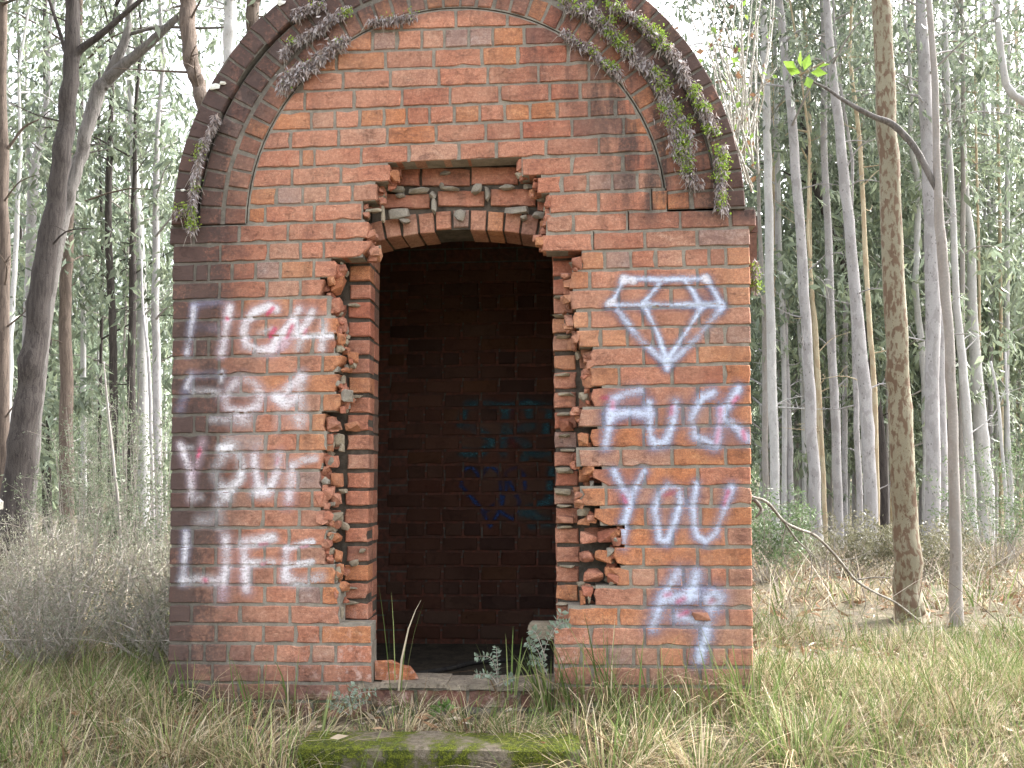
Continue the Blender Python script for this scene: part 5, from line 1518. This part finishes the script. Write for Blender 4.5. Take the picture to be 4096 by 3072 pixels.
# ------------------------------------------------------------------ grass
STRAW = np.array([0.44, 0.36, 0.22]); PALE = np.array([0.58, 0.50, 0.36]); GREEN = np.array([0.13, 0.19, 0.055]); LGREEN = np.array([0.26, 0.31, 0.12]); BROWN = np.array([0.19, 0.125, 0.075])
def blades(P, H, Wd, az, lean, curl, col):
    n = len(P)
    d = np.stack([np.cos(az), np.sin(az), np.zeros(n)], 1)
    s = np.stack([-np.sin(az + 0.6), np.cos(az + 0.6), np.zeros(n)], 1)
    vs_ = []
    for t in (0.0, 0.3, 0.62, 0.85, 1.0):
        up = H * (t - 0.62 * np.minimum(curl, 1.4) * t ** 2.4)
        out_ = H * (lean * t + 0.75 * curl * t ** 2)
        c = P + d * out_[:, None]
        c[:, 2] += np.maximum(up, 0.005 + 0.02 * t)
        w_ = Wd * (1 - 0.93 * t ** 1.7) * (0.75 + 0.5 * min(t * 3, 1) * 0.5)
        vs_.append(c - s * (w_ / 2)[:, None]); vs_.append(c + s * (w_ / 2)[:, None])
    V = np.stack(vs_, 1).reshape(-1, 3)
    b = (np.arange(n) * 10)[:, None]
    Fq = np.concatenate([b + np.array([2 * k, 2 * k + 1, 2 * k + 3, 2 * k + 2]) for k in range(4)], 0)
    return V, Fq, rep_cols(col, 10)

def grass_cols(g, n, greenness):
    u = g.uniform(0, 1, n)
    mixw = np.where(u < greenness * 0.6, 0, np.where(u < greenness, 1, np.where(u < greenness + (1 - greenness) * 0.5, 2, np.where(u < greenness + (1 - greenness) * 0.82, 3, 4))))
    pal = np.stack([GREEN, LGREEN, STRAW, PALE, BROWN])
    return pal[mixw] * g.uniform(0.7, 1.25, n)[:, None]

def inhut(x, y): return (x > XL - 0.02) & (x < XR + 0.03) & (y > -0.03) & (y < 2.1)
def instep(x, y): return (x > q0.x - 0.02) & (x < q1.x + 0.02) & (y > -0.66) & (y < -0.42)

def grass_field(name, label, seed, ntuft, xr, yr, per, hgt, wid, greenness, spread, keep=None, ybias=1.0):
    g = np.random.default_rng(seed)
    tx = g.uniform(*xr, ntuft); ty = yr[0] + (yr[1] - yr[0]) * g.uniform(0, 1, ntuft) ** ybias
    ok = ~inhut(tx, ty) & ~instep(tx, ty)
    if keep is not None: ok &= keep(tx, ty)
    tx, ty = tx[ok], ty[ok]
    th = g.uniform(0.45, 1.25, len(tx)); tg = np.clip(greenness(tx, ty) + g.normal(0, 0.22, len(tx)), 0.02, 0.98)
    k = np.repeat(np.arange(len(tx)), per)
    n = len(k)
    az = g.uniform(0, 2 * math.pi, n)
    rr = spread * np.sqrt(g.uniform(0, 1, n))
    x = tx[k] + rr * np.cos(az); y = ty[k] + rr * np.sin(az)
    ok = ~inhut(x, y) & ~instep(x, y)
    x, y, k, az = x[ok], y[ok], k[ok], az[ok]
    n = len(x)
    P = np.stack([x, y, ghv(x, y) - 0.01], 1)
    u = g.uniform(0, 1, n)
    grn = u < tg[k]
    col = np.where(grn[:, None], grass_cols(g, n, 0.93), grass_cols(g, n, 0.04))
    if yr[1] > 2: col = col * 0.80
    H = hgt * th[k] * g.uniform(0.45, 1.3, n) * np.where(grn, 1.1, 0.9)
    lean = g.uniform(0.05, 0.55, n); curl = np.where(grn, g.uniform(0.0, 0.55, n), g.uniform(0.2, 1.3, n))
    V, Fq, cc = blades(P, H, wid * g.uniform(0.6, 1.4, n), az + g.normal(0, 0.5, n), lean, curl, col)
    o = mk(name, V, Fq, M['grass'], None, cols=cc)
    tag(o, label, 'grass', kind='stuff')
    return o
gr = lambda x, y: np.where(x > XR, 0.36, 0.22) + 0.12 * np.sin(x * 2.1 + y)
grass_field('grass', 'dry straw and green grass in front of the hut', 21, 1900, (-3.0, 3.2), (-1.25, 0.9), 28, 0.20, 0.0036, gr, 0.10, keep=lambda x, y: ~((np.abs(x - AX) < 0.75) & (y > -0.36) & (np.sin(x * 37 + y * 23) < 0.55)) & ~((x > q0.x - 0.05) & (x < q1.x - 0.1) & (y < -0.5) & (np.sin(x * 91 + y * 53) < 0.93)))
grass_field('grass', 'taller grass in the clearing right of the hut', 22, 1050, (1.3, 5.2), (-0.6, 3.6), 24, 0.23, 0.0056, lambda x, y: 0.36 + 0.1 * np.sin(x * 3 + y * 2), 0.12, keep=lambda x, y: np.sin(x * 2.3 + 1.1 * np.sin(y * 1.9)) + np.sin(y * 2.7 + x) + 0.9 * (1.6 - y) > -0.5)
grass_field('grass', 'grass in the clearing left of the hut', 23, 1000, (-4.6, -1.2), (-0.5, 3.6), 22, 0.24, 0.0060, lambda x, y: 0.17 + 0 * x, 0.13)
grass_field('grass', 'thin grass between the trees further back', 24, 1500, (-14, 16), (3.4, 15), 16, 0.30, 0.014, lambda x, y: 0.15 + 0 * x, 0.28, ybias=1.3)

def litter():
    g = np.random.default_rng(31)
    n1, n2 = 7500, 17000
    x = np.concatenate([g.uniform(-3.2, 3.6, n1), g.uniform(-12, 14, n2)]); y = np.concatenate([g.uniform(-1.3, 2.0, n1), 1.5 + 13 * g.uniform(0, 1, n2) ** 1.3])
    ok = ~inhut(x, y)
    x, y = x[ok], y[ok]; n = len(x)
    onstep = instep(x, y)
    z = np.where(onstep, zst + 0.006, ghv(x, y) + 0.008) + g.uniform(0, 0.02, n)
    kp = ~onstep | (g.uniform(0, 1, n) < 0.10)
    x, y, z = x[kp], y[kp], z[kp]; n = len(x)
    D = unit(np.stack([g.normal(size=n), g.normal(size=n), g.uniform(-0.05, 0.5, n)], 1))
    L = g.uniform(0.025, 0.085, n) * np.where(y > 3, 2.0, 1.0)
    V, Fq = leaf_quads(np.stack([x, y, z], 1), D, L, L * g.uniform(0.14, 0.3, n), 5)
    pal = np.array([[0.36, 0.25, 0.16], [0.46, 0.38, 0.28], [0.22, 0.13, 0.08], [0.52, 0.46, 0.38], [0.30, 0.17, 0.10]])
    c = pal[g.integers(0, 5, n)] * g.uniform(0.7, 1.2, n)[:, None]
    tag(mk('leaf_litter', V, Fq, M['litter'], None, cols=rep_cols(c, 4)), 'fallen gum leaves and bark scattered over the ground', 'leaves', kind='stuff')
litter()

def brushwood():
    g = np.random.default_rng(41)
    n = 5200
    x = np.where(g.uniform(0, 1, n) < 0.62, g.uniform(1.4, 12, n), g.uniform(-9, -1.3, n)); y = 2.2 + 11.5 * g.uniform(0, 1, n) ** 1.2
    P = np.stack([x, y, ghv(x, y)], 1)
    H = g.uniform(0.15, 0.75, n)
    col = np.array([[0.30, 0.25, 0.20], [0.42, 0.37, 0.31], [0.17, 0.14, 0.11], [0.20, 0.20, 0.12]])[g.integers(0, 4, n)] * g.uniform(0.8, 1.2, n)[:, None]
    V, Fq, cc = blades(P, H, g.uniform(0.004, 0.011, n), g.uniform(0, 6.28, n), g.uniform(0.1, 1.2, n), g.uniform(0, 0.6, n), col)
    tag(mk('brushwood', V, Fq, M['litter'], None, cols=cc), 'dead twigs and stalks standing in the undergrowth', 'twigs', kind='stuff')
brushwood()

# ------------------------------------------------------------------ sedge tufts, seedlings and shrubs
def sedge(label, px, py, Y, n, hgt, wid, seed, green=0.85, spread=0.04, z=None, lean=0.3):
    g = np.random.default_rng(seed)
    c = at(px, py, Y)
    zz = gh(c.x, Y) if z is None else z
    az = g.uniform(0, 6.28, n); rr = spread * np.sqrt(g.uniform(0, 1, n))
    P = np.stack([c.x + rr * np.cos(az), Y + 0.5 * rr * np.sin(az), np.full(n, zz - 0.01)], 1)
    grn = g.uniform(0, 1, n) < green
    col = np.where(grn[:, None], grass_cols(g, n, 0.95), grass_cols(g, n, 0.03))
    d_az = np.where(np.sin(az) > 0.2, -az, az) if Y > -0.2 and z is None else az
    V, Fq, cc = blades(P, hgt * g.uniform(0.5, 1.1, n), wid * g.uniform(0.7, 1.3, n), d_az, g.uniform(0.02, lean, n), np.where(grn, g.uniform(0, 0.35, n), g.uniform(0.3, 1.2, n)), col)
    root = empty('sedge_tuft', (c.x, Y, zz))
    tag(root, label, 'grass', 'sedge tufts along the foot of the hut')
    mk('blades', V, [tuple(map(int, k)) for k in Fq] if len(V) < 2000 else Fq, M['grass'], root, loc=(c.x, Y, zz), cols=cc)['kind'] = 'stuff'
sedge('few tall green blades on the left of the doorway', 1590, 2740, -0.02, 7, 0.50, 0.009, 1, 0.9, 0.05, z=sp.z - 0.02, lean=0.10)
sedge('thick clump of green and dry blades on the right of the doorway', 2200, 2780, -0.06, 60, 0.36, 0.008, 2, 0.7, 0.07, lean=0.35)
sedge('short tuft of blades growing in the middle of the doorway', 2040, 2760, -0.05, 9, 0.30, 0.010, 3, 0.9, 0.09, z=sp.z - 0.03, lean=0.2)
for k, (px, n, h, lab) in enumerate([(2330, 16, .40, 'tall sparse blades before the wall just right of the doorway'), (2430, 16, .46, 'tall tuft of broad green blades under the word YOU'), (2540, 15, .42, 'green tuft with one broad folded blade before the right wall'), (2660, 12, .36, 'arching green blades before the lower right smear of paint'),
        (2790, 12, .38, 'green blades below the figure nine on the right wall'), (2900, 12, .34, 'short green blades near the right corner of the hut'), (3020, 40, .36, 'dense green tuft against the right corner of the hut')]):
    sedge(lab, px, 2840, -0.09 - 0.02 * (k % 3), int(n * 1.7), h * 1.12, 0.0078, 50 + k, 0.62, 0.10, lean=0.35)
for k, (px, n, h, lab) in enumerate([(740, 14, .34, 'dry and green blades at the left corner of the hut'), (880, 12, .30, 'straw coloured stalks below the word LIFE'), (1020, 12, .34, 'arching dry blades before the left wall'), (1160, 14, .36, 'upright green tuft before the left wall nearest the doorway'), (650, 26, .34, 'green tuft just outside the left corner of the hut'), (1260, 16, .30, 'leaning dry blades at the left end of the mossy step')]):
    sedge(lab, px, 2840, (-0.10 - 0.02 * (k % 3)) if px < 1250 else -0.40, n, h, 0.0085, 70 + k, 0.5, 0.09, lean=0.4)

for k, (px, py, Y, n, h, grn, lab) in enumerate([(2420, 3000, -0.62, 150, .34, .15, 'big drooping straw tuft at the right end of the mossy step'), (2560, 2950, -0.45, 110, .30, .25, 'second drooping straw tuft further right of the step'), (2300, 2900, -0.36, 90, .24, .2, 'low straw tuft behind the right end of the step'),
        (1120, 2990, -0.60, 100, .32, .4, 'green and straw tuft at the left end of the mossy step'), (960, 2960, -0.50, 110, .28, .2, 'dry tuft left of the step below the wall'), (1900, 2860, -0.30, 70, .18, .3, 'low matted tuft under the door sill'), (1600, 2870, -0.32, 60, .18, .2, 'short dry tuft behind the step'), (2050, 2880, -0.34, 80, .20, .35, 'short mixed tuft right of the sill middle'),
        (700, 2950, -0.45, 130, .30, .25, 'wide dry tuft in the left foreground'), (2800, 3000, -0.60, 130, .30, .4, 'wide green and dry tuft in the right foreground'), (3200, 2950, -0.50, 140, .34, .45, 'tall mixed tuft in the foreground beyond the hut corner'), (1330, 3060, -0.68, 22, .26, .55, 'few green blades crossing the left end of the mossy step'), (2180, 3050, -0.68, 40, .24, .3, 'dry blades crossing the right end of the mossy step'), (1760, 2900, -0.40, 45, .13, .2, 'low dry tuft leaning on the back of the mossy step')]):
    sedge(lab, px, py, Y, n, h, 0.0062, 300 + k, grn, 0.13, lean=0.75)

def seedling(label, base, stems, seed, lsize=0.02, col=(0.30, 0.38, 0.30)):
    """stems: polylines in photo pixels with a depth; pairs of oval leaflets along them"""
    g = np.random.default_rng(seed)
    b = Vector(base)
    root = empty('seedling', base)
    tag(root, label, 'plant')
    mb = MB(); C, D, L = [], [], []
    for pts, Y in stems:
        q = [at(a, c_, Y) for a, c_ in pts]
        s_ = spline([tuple(p_) for p_ in q], 5)
        mb.tube(s_, [0.0024 * (1 - 0.6 * k / len(s_)) for k in range(len(s_))], 5)
        for k in range(3, len(s_)):
            p_ = Vector(s_[k]); t = (Vector(s_[k]) - Vector(s_[k - 1])).normalized()
            for sgn in (-1, 1):
                side = Vector((t.z, 0.5 * sgn * random.uniform(-1, 1), -t.x)).normalized() * sgn
                C.append(p_); D.append((side + t * 0.35 + Vector((0, -0.4, random.uniform(-0.2, 0.2)))).normalized()); L.append(lsize * random.uniform(0.7, 1.25))
    mb.build('stem', M['twig'], root, True, loc=base)
    L = np.array(L)
    V, Fq = leaf_quads(np.array(C), np.array(D), L, L * 0.62, seed)
    cc = np.array(col) * g.uniform(0.75, 1.2, len(L))[:, None]
    mk('leaflets', V, [tuple(map(int, k)) for k in Fq], M['leaf'], root, loc=base, cols=rep_cols(cc, 4))['kind'] = 'stuff'
pz = at(2190, 2745, -0.03)
seedling('blue green leafy seedling climbing the right jamb of the doorway', (pz.x, -0.03, sp.z - 0.03), [([(2185, 2745), (2170, 2640), (2200, 2540), (2245, 2450)], -0.04), ([(2180, 2690), (2150, 2600), (2110, 2570)], -0.05), ([(2195, 2560), (2235, 2500), (2275, 2490)], -0.05), ([(2185, 2640), (2150, 2545), (2130, 2520)], -0.06), ([(2190, 2700), (2160, 2650), (2120, 2640)], -0.05)], 3, 0.030)
pz = at(1990, 2745, -0.03)
seedling('small blue green seedling in the middle of the doorway', (pz.x, -0.03, sp.z - 0.03), [([(1990, 2748), (1985, 2680), (1960, 2630), (1905, 2625)], -0.03), ([(1990, 2740), (1960, 2700), (1905, 2695)], -0.04), ([(1995, 2740), (1990, 2660), (1985, 2590)], -0.02), ([(1995, 2745), (2030, 2720), (2050, 2705)], -0.05)], 4, 0.024)
pz = at(1400, 2850, -0.14)
seedling('blue green seedling at the foot of the wall left of the doorway', (pz.x, -0.14, gh(pz.x, -0.14)), [([(1400, 2860), (1390, 2800), (1340, 2780)], -0.14), ([(1400, 2860), (1430, 2780), (1500, 2765)], -0.15), ([(1400, 2860), (1420, 2820), (1470, 2800)], -0.16), ([(1395, 2860), (1350, 2830), (1310, 2815)], -0.16), ([(1400, 2860), (1400, 2790), (1420, 2740)], -0.13)], 5, 0.024)
pz = at(1760, 2850, -0.14)
seedling('bright green broad leaved seedling below the sill', (pz.x, -0.14, gh(pz.x, -0.14)), [([(1770, 2860), (1765, 2835), (1750, 2820)], -0.14), ([(1775, 2860), (1785, 2830), (1800, 2815)], -0.14), ([(1765, 2862), (1740, 2845), (1725, 2838)], -0.15)], 6, 0.032, (0.20, 0.34, 0.10))

def shrub(label, x, Y, hgt, wid, seed, col, nleaf=2600, lsize=0.022, ntwig=70, cat='shrub', name='heath_shrub', group='grey heath shrubs left of the hut', feathery=False):
    g = np.random.default_rng(seed)
    z0 = gh(x, Y)
    root = empty(name, (x, Y, z0))
    tag(root, label, cat, group)
    mb = MB(); tips = []
    for k in range(ntwig):
        a = g.uniform(0, 6.28); r = wid * math.sqrt(g.uniform(0.02, 1)); h = hgt * g.uniform(0.45, 1.05) * (1 - 0.35 * (r / wid) ** 2)
        b = Vector((x + 0.15 * r * math.cos(a), Y + 0.15 * r * math.sin(a), z0 - 0.02))
        m_ = b + Vector((0.55 * r * math.cos(a) + g.normal(0, .03), 0.55 * r * math.sin(a), 0.6 * h))
        t = Vector((x + r * math.cos(a), Y + r * math.sin(a), z0 + h))
        s_ = spline([tuple(b), tuple(m_), tuple(t)], 4)
        mb.tube(s_, [0.006 * (1 - 0.8 * j / 8) for j in range(9)], 3, cap=False)
        tips.append(np.array(s_[3:]))
        for q in range(3):
            j = int(g.integers(3, 8)); bb_ = Vector(s_[j]); e = bb_ + Vector((g.normal(0, .10), g.normal(0, .10), g.uniform(0.02, 0.16)))
            mb.tube([bb_, (bb_ + e) / 2 + Vector((0, 0, .01)), e], [0.003, 0.002, 0.001], 3, cap=False)
            tips.append(np.array([tuple(bb_.lerp(e, u)) for u in (0.4, 0.7, 1.0)]))
    mb.build('twigs', M['twig'], root, False, loc=(x, Y, z0))['kind'] = 'stuff'
    T = np.concatenate(tips)
    C = T[g.integers(0, len(T), nleaf)] + g.normal(0, 0.035, (nleaf, 3))
    D = unit(g.normal(size=(nleaf, 3)) + np.array([0, 0, 0.3]))
    L = lsize * g.uniform(0.6, 1.5, nleaf)
    V, Fq = leaf_quads(C, D, L, L * (0.22 if not feathery else 0.30), seed)
    cc = np.array(col) * g.uniform(0.6, 1.4, nleaf)[:, None]
    mk('leaves', V, Fq, M['leaf'], root, loc=(x, Y, z0), cols=rep_cols(cc, 4))['kind'] = 'stuff'
SH = [(-3.35, 2.0), (-2.75, 1.5), (-2.35, 2.6), (-1.95, 1.3), (-1.75, 2.2), (-3.0, 3.4), (-2.3, 3.9), (-3.9, 3.0), (-1.62, 0.75), (-2.45, 0.75)]
for k, (x, Y) in enumerate(sorted(SH)):
    shrub('%s grey twiggy heath shrub from the left beside the hut' % ORD[k], x, Y, (0.95 if Y > 1.4 else 0.62) + 0.08 * math.sin(k * 5), 0.50, 100 + k, (0.25, 0.255, 0.19), nleaf=4200, lsize=0.023)
for k, (x, y, Y, h) in enumerate([(170, 1010, 5.6, 2.0), (290, 1010, 5.0, 2.6), (350, 1010, 4.4, 1.9), (225, 1010, 6.2, 2.4)]):
    b = atd(x, y, Y)
    shrub(['feathery green wattle behind the left shrubs, leftmost', 'tallest feathery green wattle left of the hut', 'feathery green wattle touching the left hut wall', 'feathery wattle between the tall one and the leftmost'][k], b.x, Y, h - 0.034 * Y * 0 + 0.15, 0.62, 140 + k, (0.18, 0.215, 0.14), nleaf=3600, lsize=0.036, ntwig=34, name='wattle', group='feathery wattles left of the hut', feathery=True)
for k, (x, y, Y, h, w_) in enumerate([(2150, 1240, 8.5, 1.9, 1.0), (1655, 1240, 6.0, 1.2, 0.6), (2010, 1290, 7.0, 0.8, 0.7), (1830, 1270, 7.5, 0.8, 0.8)]):
    b = atd(x, y, Y)
    shrub(['feathery green wattle at the right edge', 'small wattle behind the right corner of the hut', 'low scrubby bush between the rusty and tan trunks', 'low scrubby bush left of the rusty trunk'][k], b.x, Y, h, w_, 160 + k, (0.13, 0.19, 0.09) if k < 2 else (0.17, 0.165, 0.10), nleaf=4200, lsize=0.045, ntwig=46, name='wattle' if k < 2 else 'scrub_bush', group='bushes right of the hut', feathery=True)

# ------------------------------------------------------------------ fallen branch right of the hut
def fallen():
    Yb = ybase(1967, 1342) - 0.6
    path = [(1600, 1060, 7), (1628, 1074, 8), (1657, 1085, 9), (1693, 1126, 9), (1725, 1143, 9), (1762, 1158, 8.5), (1807, 1203, 8), (1848, 1253, 8), (1890, 1280, 7), (1935, 1302, 6), (1990, 1345, 6)]
    n = len(path)
    q = []
    for k, (x, y, w_) in enumerate(path):
        q.append((*atd(x, y, Yb - 1.3 * (1 - k / (n - 1))), w_))
    s_ = spline(q, 4)
    pts = [Vector(a[:3]) for a in s_]; rad = [0.5 * 0.72 * a[3] * DS * depth_of(p_) / F for a, p_ in zip(s_, pts)]
    root = empty('fallen_branch', tuple(pts[-1]))
    tag(root, 'bare fallen branch sloping down from the hut corner to the rusty trunk', 'branch')
    v, f = tube(pts, rad, 8, 0.06)
    mk('limb', v, f, M['darkwood'], root, True, loc=pts[-1])
    for tw, w0 in [([(1690, 1122), (1720, 1165), (1748, 1195), (1753, 1240), (1738, 1290)], 4), ([(1750, 1153), (1772, 1140), (1800, 1138)], 2.5), ([(1848, 1253), (1890, 1247), (1931, 1249)], 4), ([(1628, 1078), (1645, 1100), (1632, 1118)], 9), ([(1700, 1130), (1690, 1180), (1705, 1235)], 2.5), ([(1790, 1190), (1780, 1225), (1795, 1262)], 2.5), ([(1665, 1092), (1690, 1090), (1720, 1078)], 2), ([(1735, 1150), (1745, 1185), (1770, 1215), (1775, 1260)], 2.5), ([(1815, 1210), (1850, 1205), (1880, 1190)], 2.5), ([(1860, 1262), (1870, 1300), (1862, 1330)], 2.5), ([(1640, 1082), (1652, 1130), (1648, 1180)], 2)]:
        z_ = [tuple(atd(x, y, Yb - 0.9 - 0.002 * k + (0.6 if x > 1800 else 0))) for k, (x, y) in enumerate(tw)]
        ss = spline(z_, 4)
        r0 = 0.5 * w0 * DS * depth_of(Vector(z_[0])) / F
        v, f = tube(ss, [r0 * (1 - 0.6 * k / len(ss)) for k in range(len(ss))], 6, 0.05)
        mk('twig', v, f, M['darkwood'], root, True, loc=z_[0])
fallen()
# green leaves at the end of the bare limb of the tan gum and along the thin vines are small seedlings in the canopy
def climber():
    g = np.random.default_rng(77)
    Yc = 0.75
    b = atd(1618, 360, Yc)
    root = empty('climbing_shrub', tuple(b))
    tag(root, 'bare stemmed climber with few green leaves rising behind the right of the arch', 'climber')
    C, D = [], []
    for k in range(34):
        st_ = atd(g.uniform(1560, 1640), g.uniform(250, 420), Yc + g.uniform(-0.1, 0.5))
        tx = g.uniform(1440, 1680); ty = g.uniform(-150, 180)
        tp = atd(tx, ty, Yc + g.uniform(-0.2, 0.8))
        md = st_.lerp(tp, 0.5) + Vector((g.normal(0, 0.07), 0, g.normal(0, 0.03)))
        s_ = spline([tuple(st_), tuple(md), tuple(tp)], 5)
        v, f = tube(s_, [0.0065 * (1 - 0.6 * j / 11) * g.uniform(0.6, 1.2) for j in range(11)], 5, 0.05)
        mk('stem', v, f, M['deadwood'], root, True, loc=st_)
        for j in range(11):
            if g.uniform() < 0.42:
                C.append(np.array(s_[j]) + g.normal(0, 0.02, 3)); D.append((g.normal(), g.normal(), g.normal() - 0.3))
    C = np.array(C); D = unit(np.array(D))
    n = len(C)
    L = g.uniform(0.03, 0.06, n)
    V, Fq = leaf_quads(C, D, L, L * 0.6, 6)
    col = np.where((g.uniform(0, 1, n) < 0.6)[:, None], np.array([0.20, 0.32, 0.06]), np.array([0.16, 0.09, 0.05])) * g.uniform(0.7, 1.2, n)[:, None]
    mk('leaves', V, [tuple(map(int, k)) for k in Fq], M['leaf'], root, loc=tuple(b), cols=rep_cols(col, 4))['kind'] = 'stuff'
climber()
def tipleaves():
    Yt = ybase(2065, 1350)
    c = atd(1736, 160, Yt)
    C = np.array([tuple(c + Vector((dx, -0.02, dz))) for dx, dz in [(-.03, 0), (0, .02), (.05, .0), (-.06, .03), (.02, -.03), (.09, .03), (-.02, .05)]])
    D = unit(np.array([(-1, -.3, .2), (.3, -.4, 1), (1, -.3, -.2), (-.8, 0, .6), (.1, -.3, -1), (1, 0, .4), (-.2, -.4, 1)], dtype=float))
    L = np.full(7, 0.13)
    V, Fq = leaf_quads(C, D, L, L * 0.62, 8)
    root = empty('mistletoe_sprig', tuple(c))
    tag(root, 'sprig of bright green leaves at the tip of the bare limb', 'leaves')
    mk('leaflets', V, [tuple(map(int, k)) for k in Fq], M['leaf'], root, loc=tuple(c), cols=rep_cols(np.tile([[0.22, 0.36, 0.06]], (7, 1)), 4))
tipleaves()

# ------------------------------------------------------------------ ferns hanging on the arch
def c1(*p): return [(600 + x / 1.7015, y / 1.7015) for x, y in p]
def c2(*p): return [(1800 + x / 1.7015, y / 1.7015) for x, y in p]
def fern(label, path, green, seed, width=0.035, dens=1500, Yf=-0.02, hang=1.0):
    g = np.random.default_rng(seed)
    q = np.array([tuple(at(a, b, Yf)) for a, b in path])
    seg = np.linalg.norm(np.diff(q, axis=0), axis=1); L = seg.sum(); cum = np.concatenate([[0], np.cumsum(seg)])
    def sample(n):
        t = g.uniform(0, L, n); i = np.clip(np.searchsorted(cum, t) - 1, 0, len(seg) - 1)
        u = ((t - cum[i]) / seg[i])[:, None]
        return q[i] * (1 - u) + q[i + 1] * u
    root = empty('fern', tuple(q[0]))
    tag(root, label, 'fern')
    mb = MB()
    for k in range(max(3, int(L / 0.022))):
        p_ = sample(1)[0]; e = p_ + np.array([g.normal(0, .03), -0.015 - 0.02 * g.uniform(), -g.uniform(.03, .10)])
        mb.tube([p_ + np.array([0, 0.02, 0]), (p_ + e) / 2 + np.array([0, -.012, .006]), e], [0.0014, 0.0011, 0.0007], 4, cap=False)
    mb.build('stalks', M['twig'], root, False, loc=tuple(q[0]))['kind'] = 'stuff'
    n = int(dens * L * 1.25)
    C = sample(n) + g.normal(0, 1, (n, 3)) * np.array([width * 0.50, 0.010, width * 0.50]) + np.array([0, -0.008, 0])
    C[:, 1] = np.minimum(C[:, 1], Yf + 0.012)
    D = unit(g.normal(size=(n, 3)) * np.array([0.5, 0.4, 0.35]) + np.array([0, -0.15, -1.0]))
    Ln = g.uniform(0.010, 0.040, n) * hang
    V, Fq = leaf_quads(C, D, Ln, Ln * g.uniform(0.12, 0.32, n), seed)
    pal = np.array([[0.52, 0.47, 0.48], [0.42, 0.37, 0.37], [0.66, 0.62, 0.63], [0.26, 0.20, 0.18], [0.44, 0.37, 0.34]])
    col = pal[g.integers(0, 5, n)] * g.uniform(0.7, 1.15, n)[:, None]
    mk('dead_fronds', V, Fq if len(V) >= 2000 else [tuple(map(int, k)) for k in Fq], M['fern'], root, loc=tuple(q[0]), cols=rep_cols(col, 4))['kind'] = 'stuff'
    n = int(dens * L * green * 0.75)
    if n > 8:
        hubs = sample(max(3, int(L * 26 * green) + 2)) + g.normal(0, 1, (max(3, int(L * 26 * green) + 2), 3)) * np.array([width * 0.6, 0, width * 0.6])
        C = hubs[g.integers(0, len(hubs), n)] + g.normal(0, 1, (n, 3)) * np.array([0.014, 0.010, 0.014]) + np.array([0, -0.022, 0])
        C[:, 1] = np.minimum(C[:, 1], Yf)
        D = unit(g.normal(size=(n, 3)) * np.array([1, 0.5, 0.8]) + np.array([0, -0.4, 0.1]))
        Ln = g.uniform(0.006, 0.0125, n)
        V, Fq = leaf_quads(C, D, Ln, Ln * g.uniform(0.8, 1.1, n), seed + 1)
        col = np.array([[0.30, 0.44, 0.07], [0.22, 0.36, 0.06], [0.38, 0.48, 0.10]])[g.integers(0, 3, n)] * g.uniform(0.7, 1.15, n)[:, None]
        mk('green_fronds', V, Fq if len(V) >= 2000 else [tuple(map(int, k)) for k in Fq], M['fern'], root, loc=tuple(q[0]), cols=rep_cols(col, 4))['kind'] = 'stuff'
fern('long fern trailing down the middle of the arch on the right', c2((900, 30), (1000, 120), (1100, 230), (1250, 380), (1380, 480), (1450, 620), (1500, 760), (1580, 850), (1620, 960), (1600, 1080), (1620, 1180), (1680, 1270)), 0.75, 1, 0.034, 2300)
fern('wide dead and green fern mass low on the right of the arch', c2((1470, 700), (1520, 830), (1540, 960), (1580, 1080)), 0.5, 2, 0.040, 2600, -0.03)
fern('short dead fern fringe on the right inner edge of the arch', c2((770, 215), (850, 280), (940, 330)), 0.05, 3, 0.018, 3000)
fern('fern strand right of the fringe with green tufts', c2((960, 320), (1010, 390), (1090, 450), (1160, 520)), 0.6, 4, 0.018, 2600)
fern('outer fern chain under the hood ring on the right', c2((1100, 40), (1250, 110), (1350, 200), (1480, 320), (1560, 420), (1620, 560), (1700, 680), (1770, 820), (1800, 900)), 0.8, 5, 0.024, 2300, -0.035)
fern('hanging fern end near the right cornice', c2((1850, 990), (1835, 1100), (1845, 1220), (1830, 1330), (1860, 1440)), 0.9, 6, 0.022, 2600, -0.035)
fern('fern tuft at the top of the arch right of centre', c2((780, 0), (830, 60), (900, 70)), 0.8, 7, 0.022, 2600)
fern('dead fern hanging in a thick curtain at left of the arch', c1((1330, 270), (1200, 350), (1120, 430), (1010, 490), (940, 560)), 0.05, 8, 0.030, 3200, -0.025, 1.2)
fern('thick dead fern clump below the left curtain', c1((1080, 470), (990, 500), (920, 530), (930, 600)), 0.03, 9, 0.030, 3400, -0.03, 1.2)
fern('upper dead fern line crossing the left of the arch', c1((1350, 60), (1250, 120), (1150, 200), (1050, 250), (960, 310), (910, 380)), 0.18, 10, 0.022, 2600)
fern('thin dead fern on the inner arch edge near the top', c1((1800, 110), (1700, 130), (1600, 140), (1500, 150)), 0.12, 11, 0.014, 2600)
fern('dead fern at the very top left of the arch', c1((1180, 20), (1080, 60), (980, 110)), 0.06, 12, 0.022, 2600)
fern('narrow fern strip under the hood ring on the left', c1((460, 790), (410, 910), (360, 1020), (335, 1120), (310, 1220), (305, 1330), (290, 1430), (285, 1560)), 0.22, 13, 0.014, 2600, -0.03)
fern('bright green fern tip at the left springing of the arch', c1((300, 1490), (285, 1580)), 1.6, 14, 0.012, 2600, -0.03)
fern('little green fern rooted on the hood ring at far left', c1((170, 1440), (215, 1450), (250, 1430)), 1.2, 15, 0.014, 1600, -0.035)
fern('small ferns on the side wall beneath the right cornice', [(3018, 1040), (3016, 1100), (3020, 1160)], 1.0, 16, 0.012, 2200, 0.09)
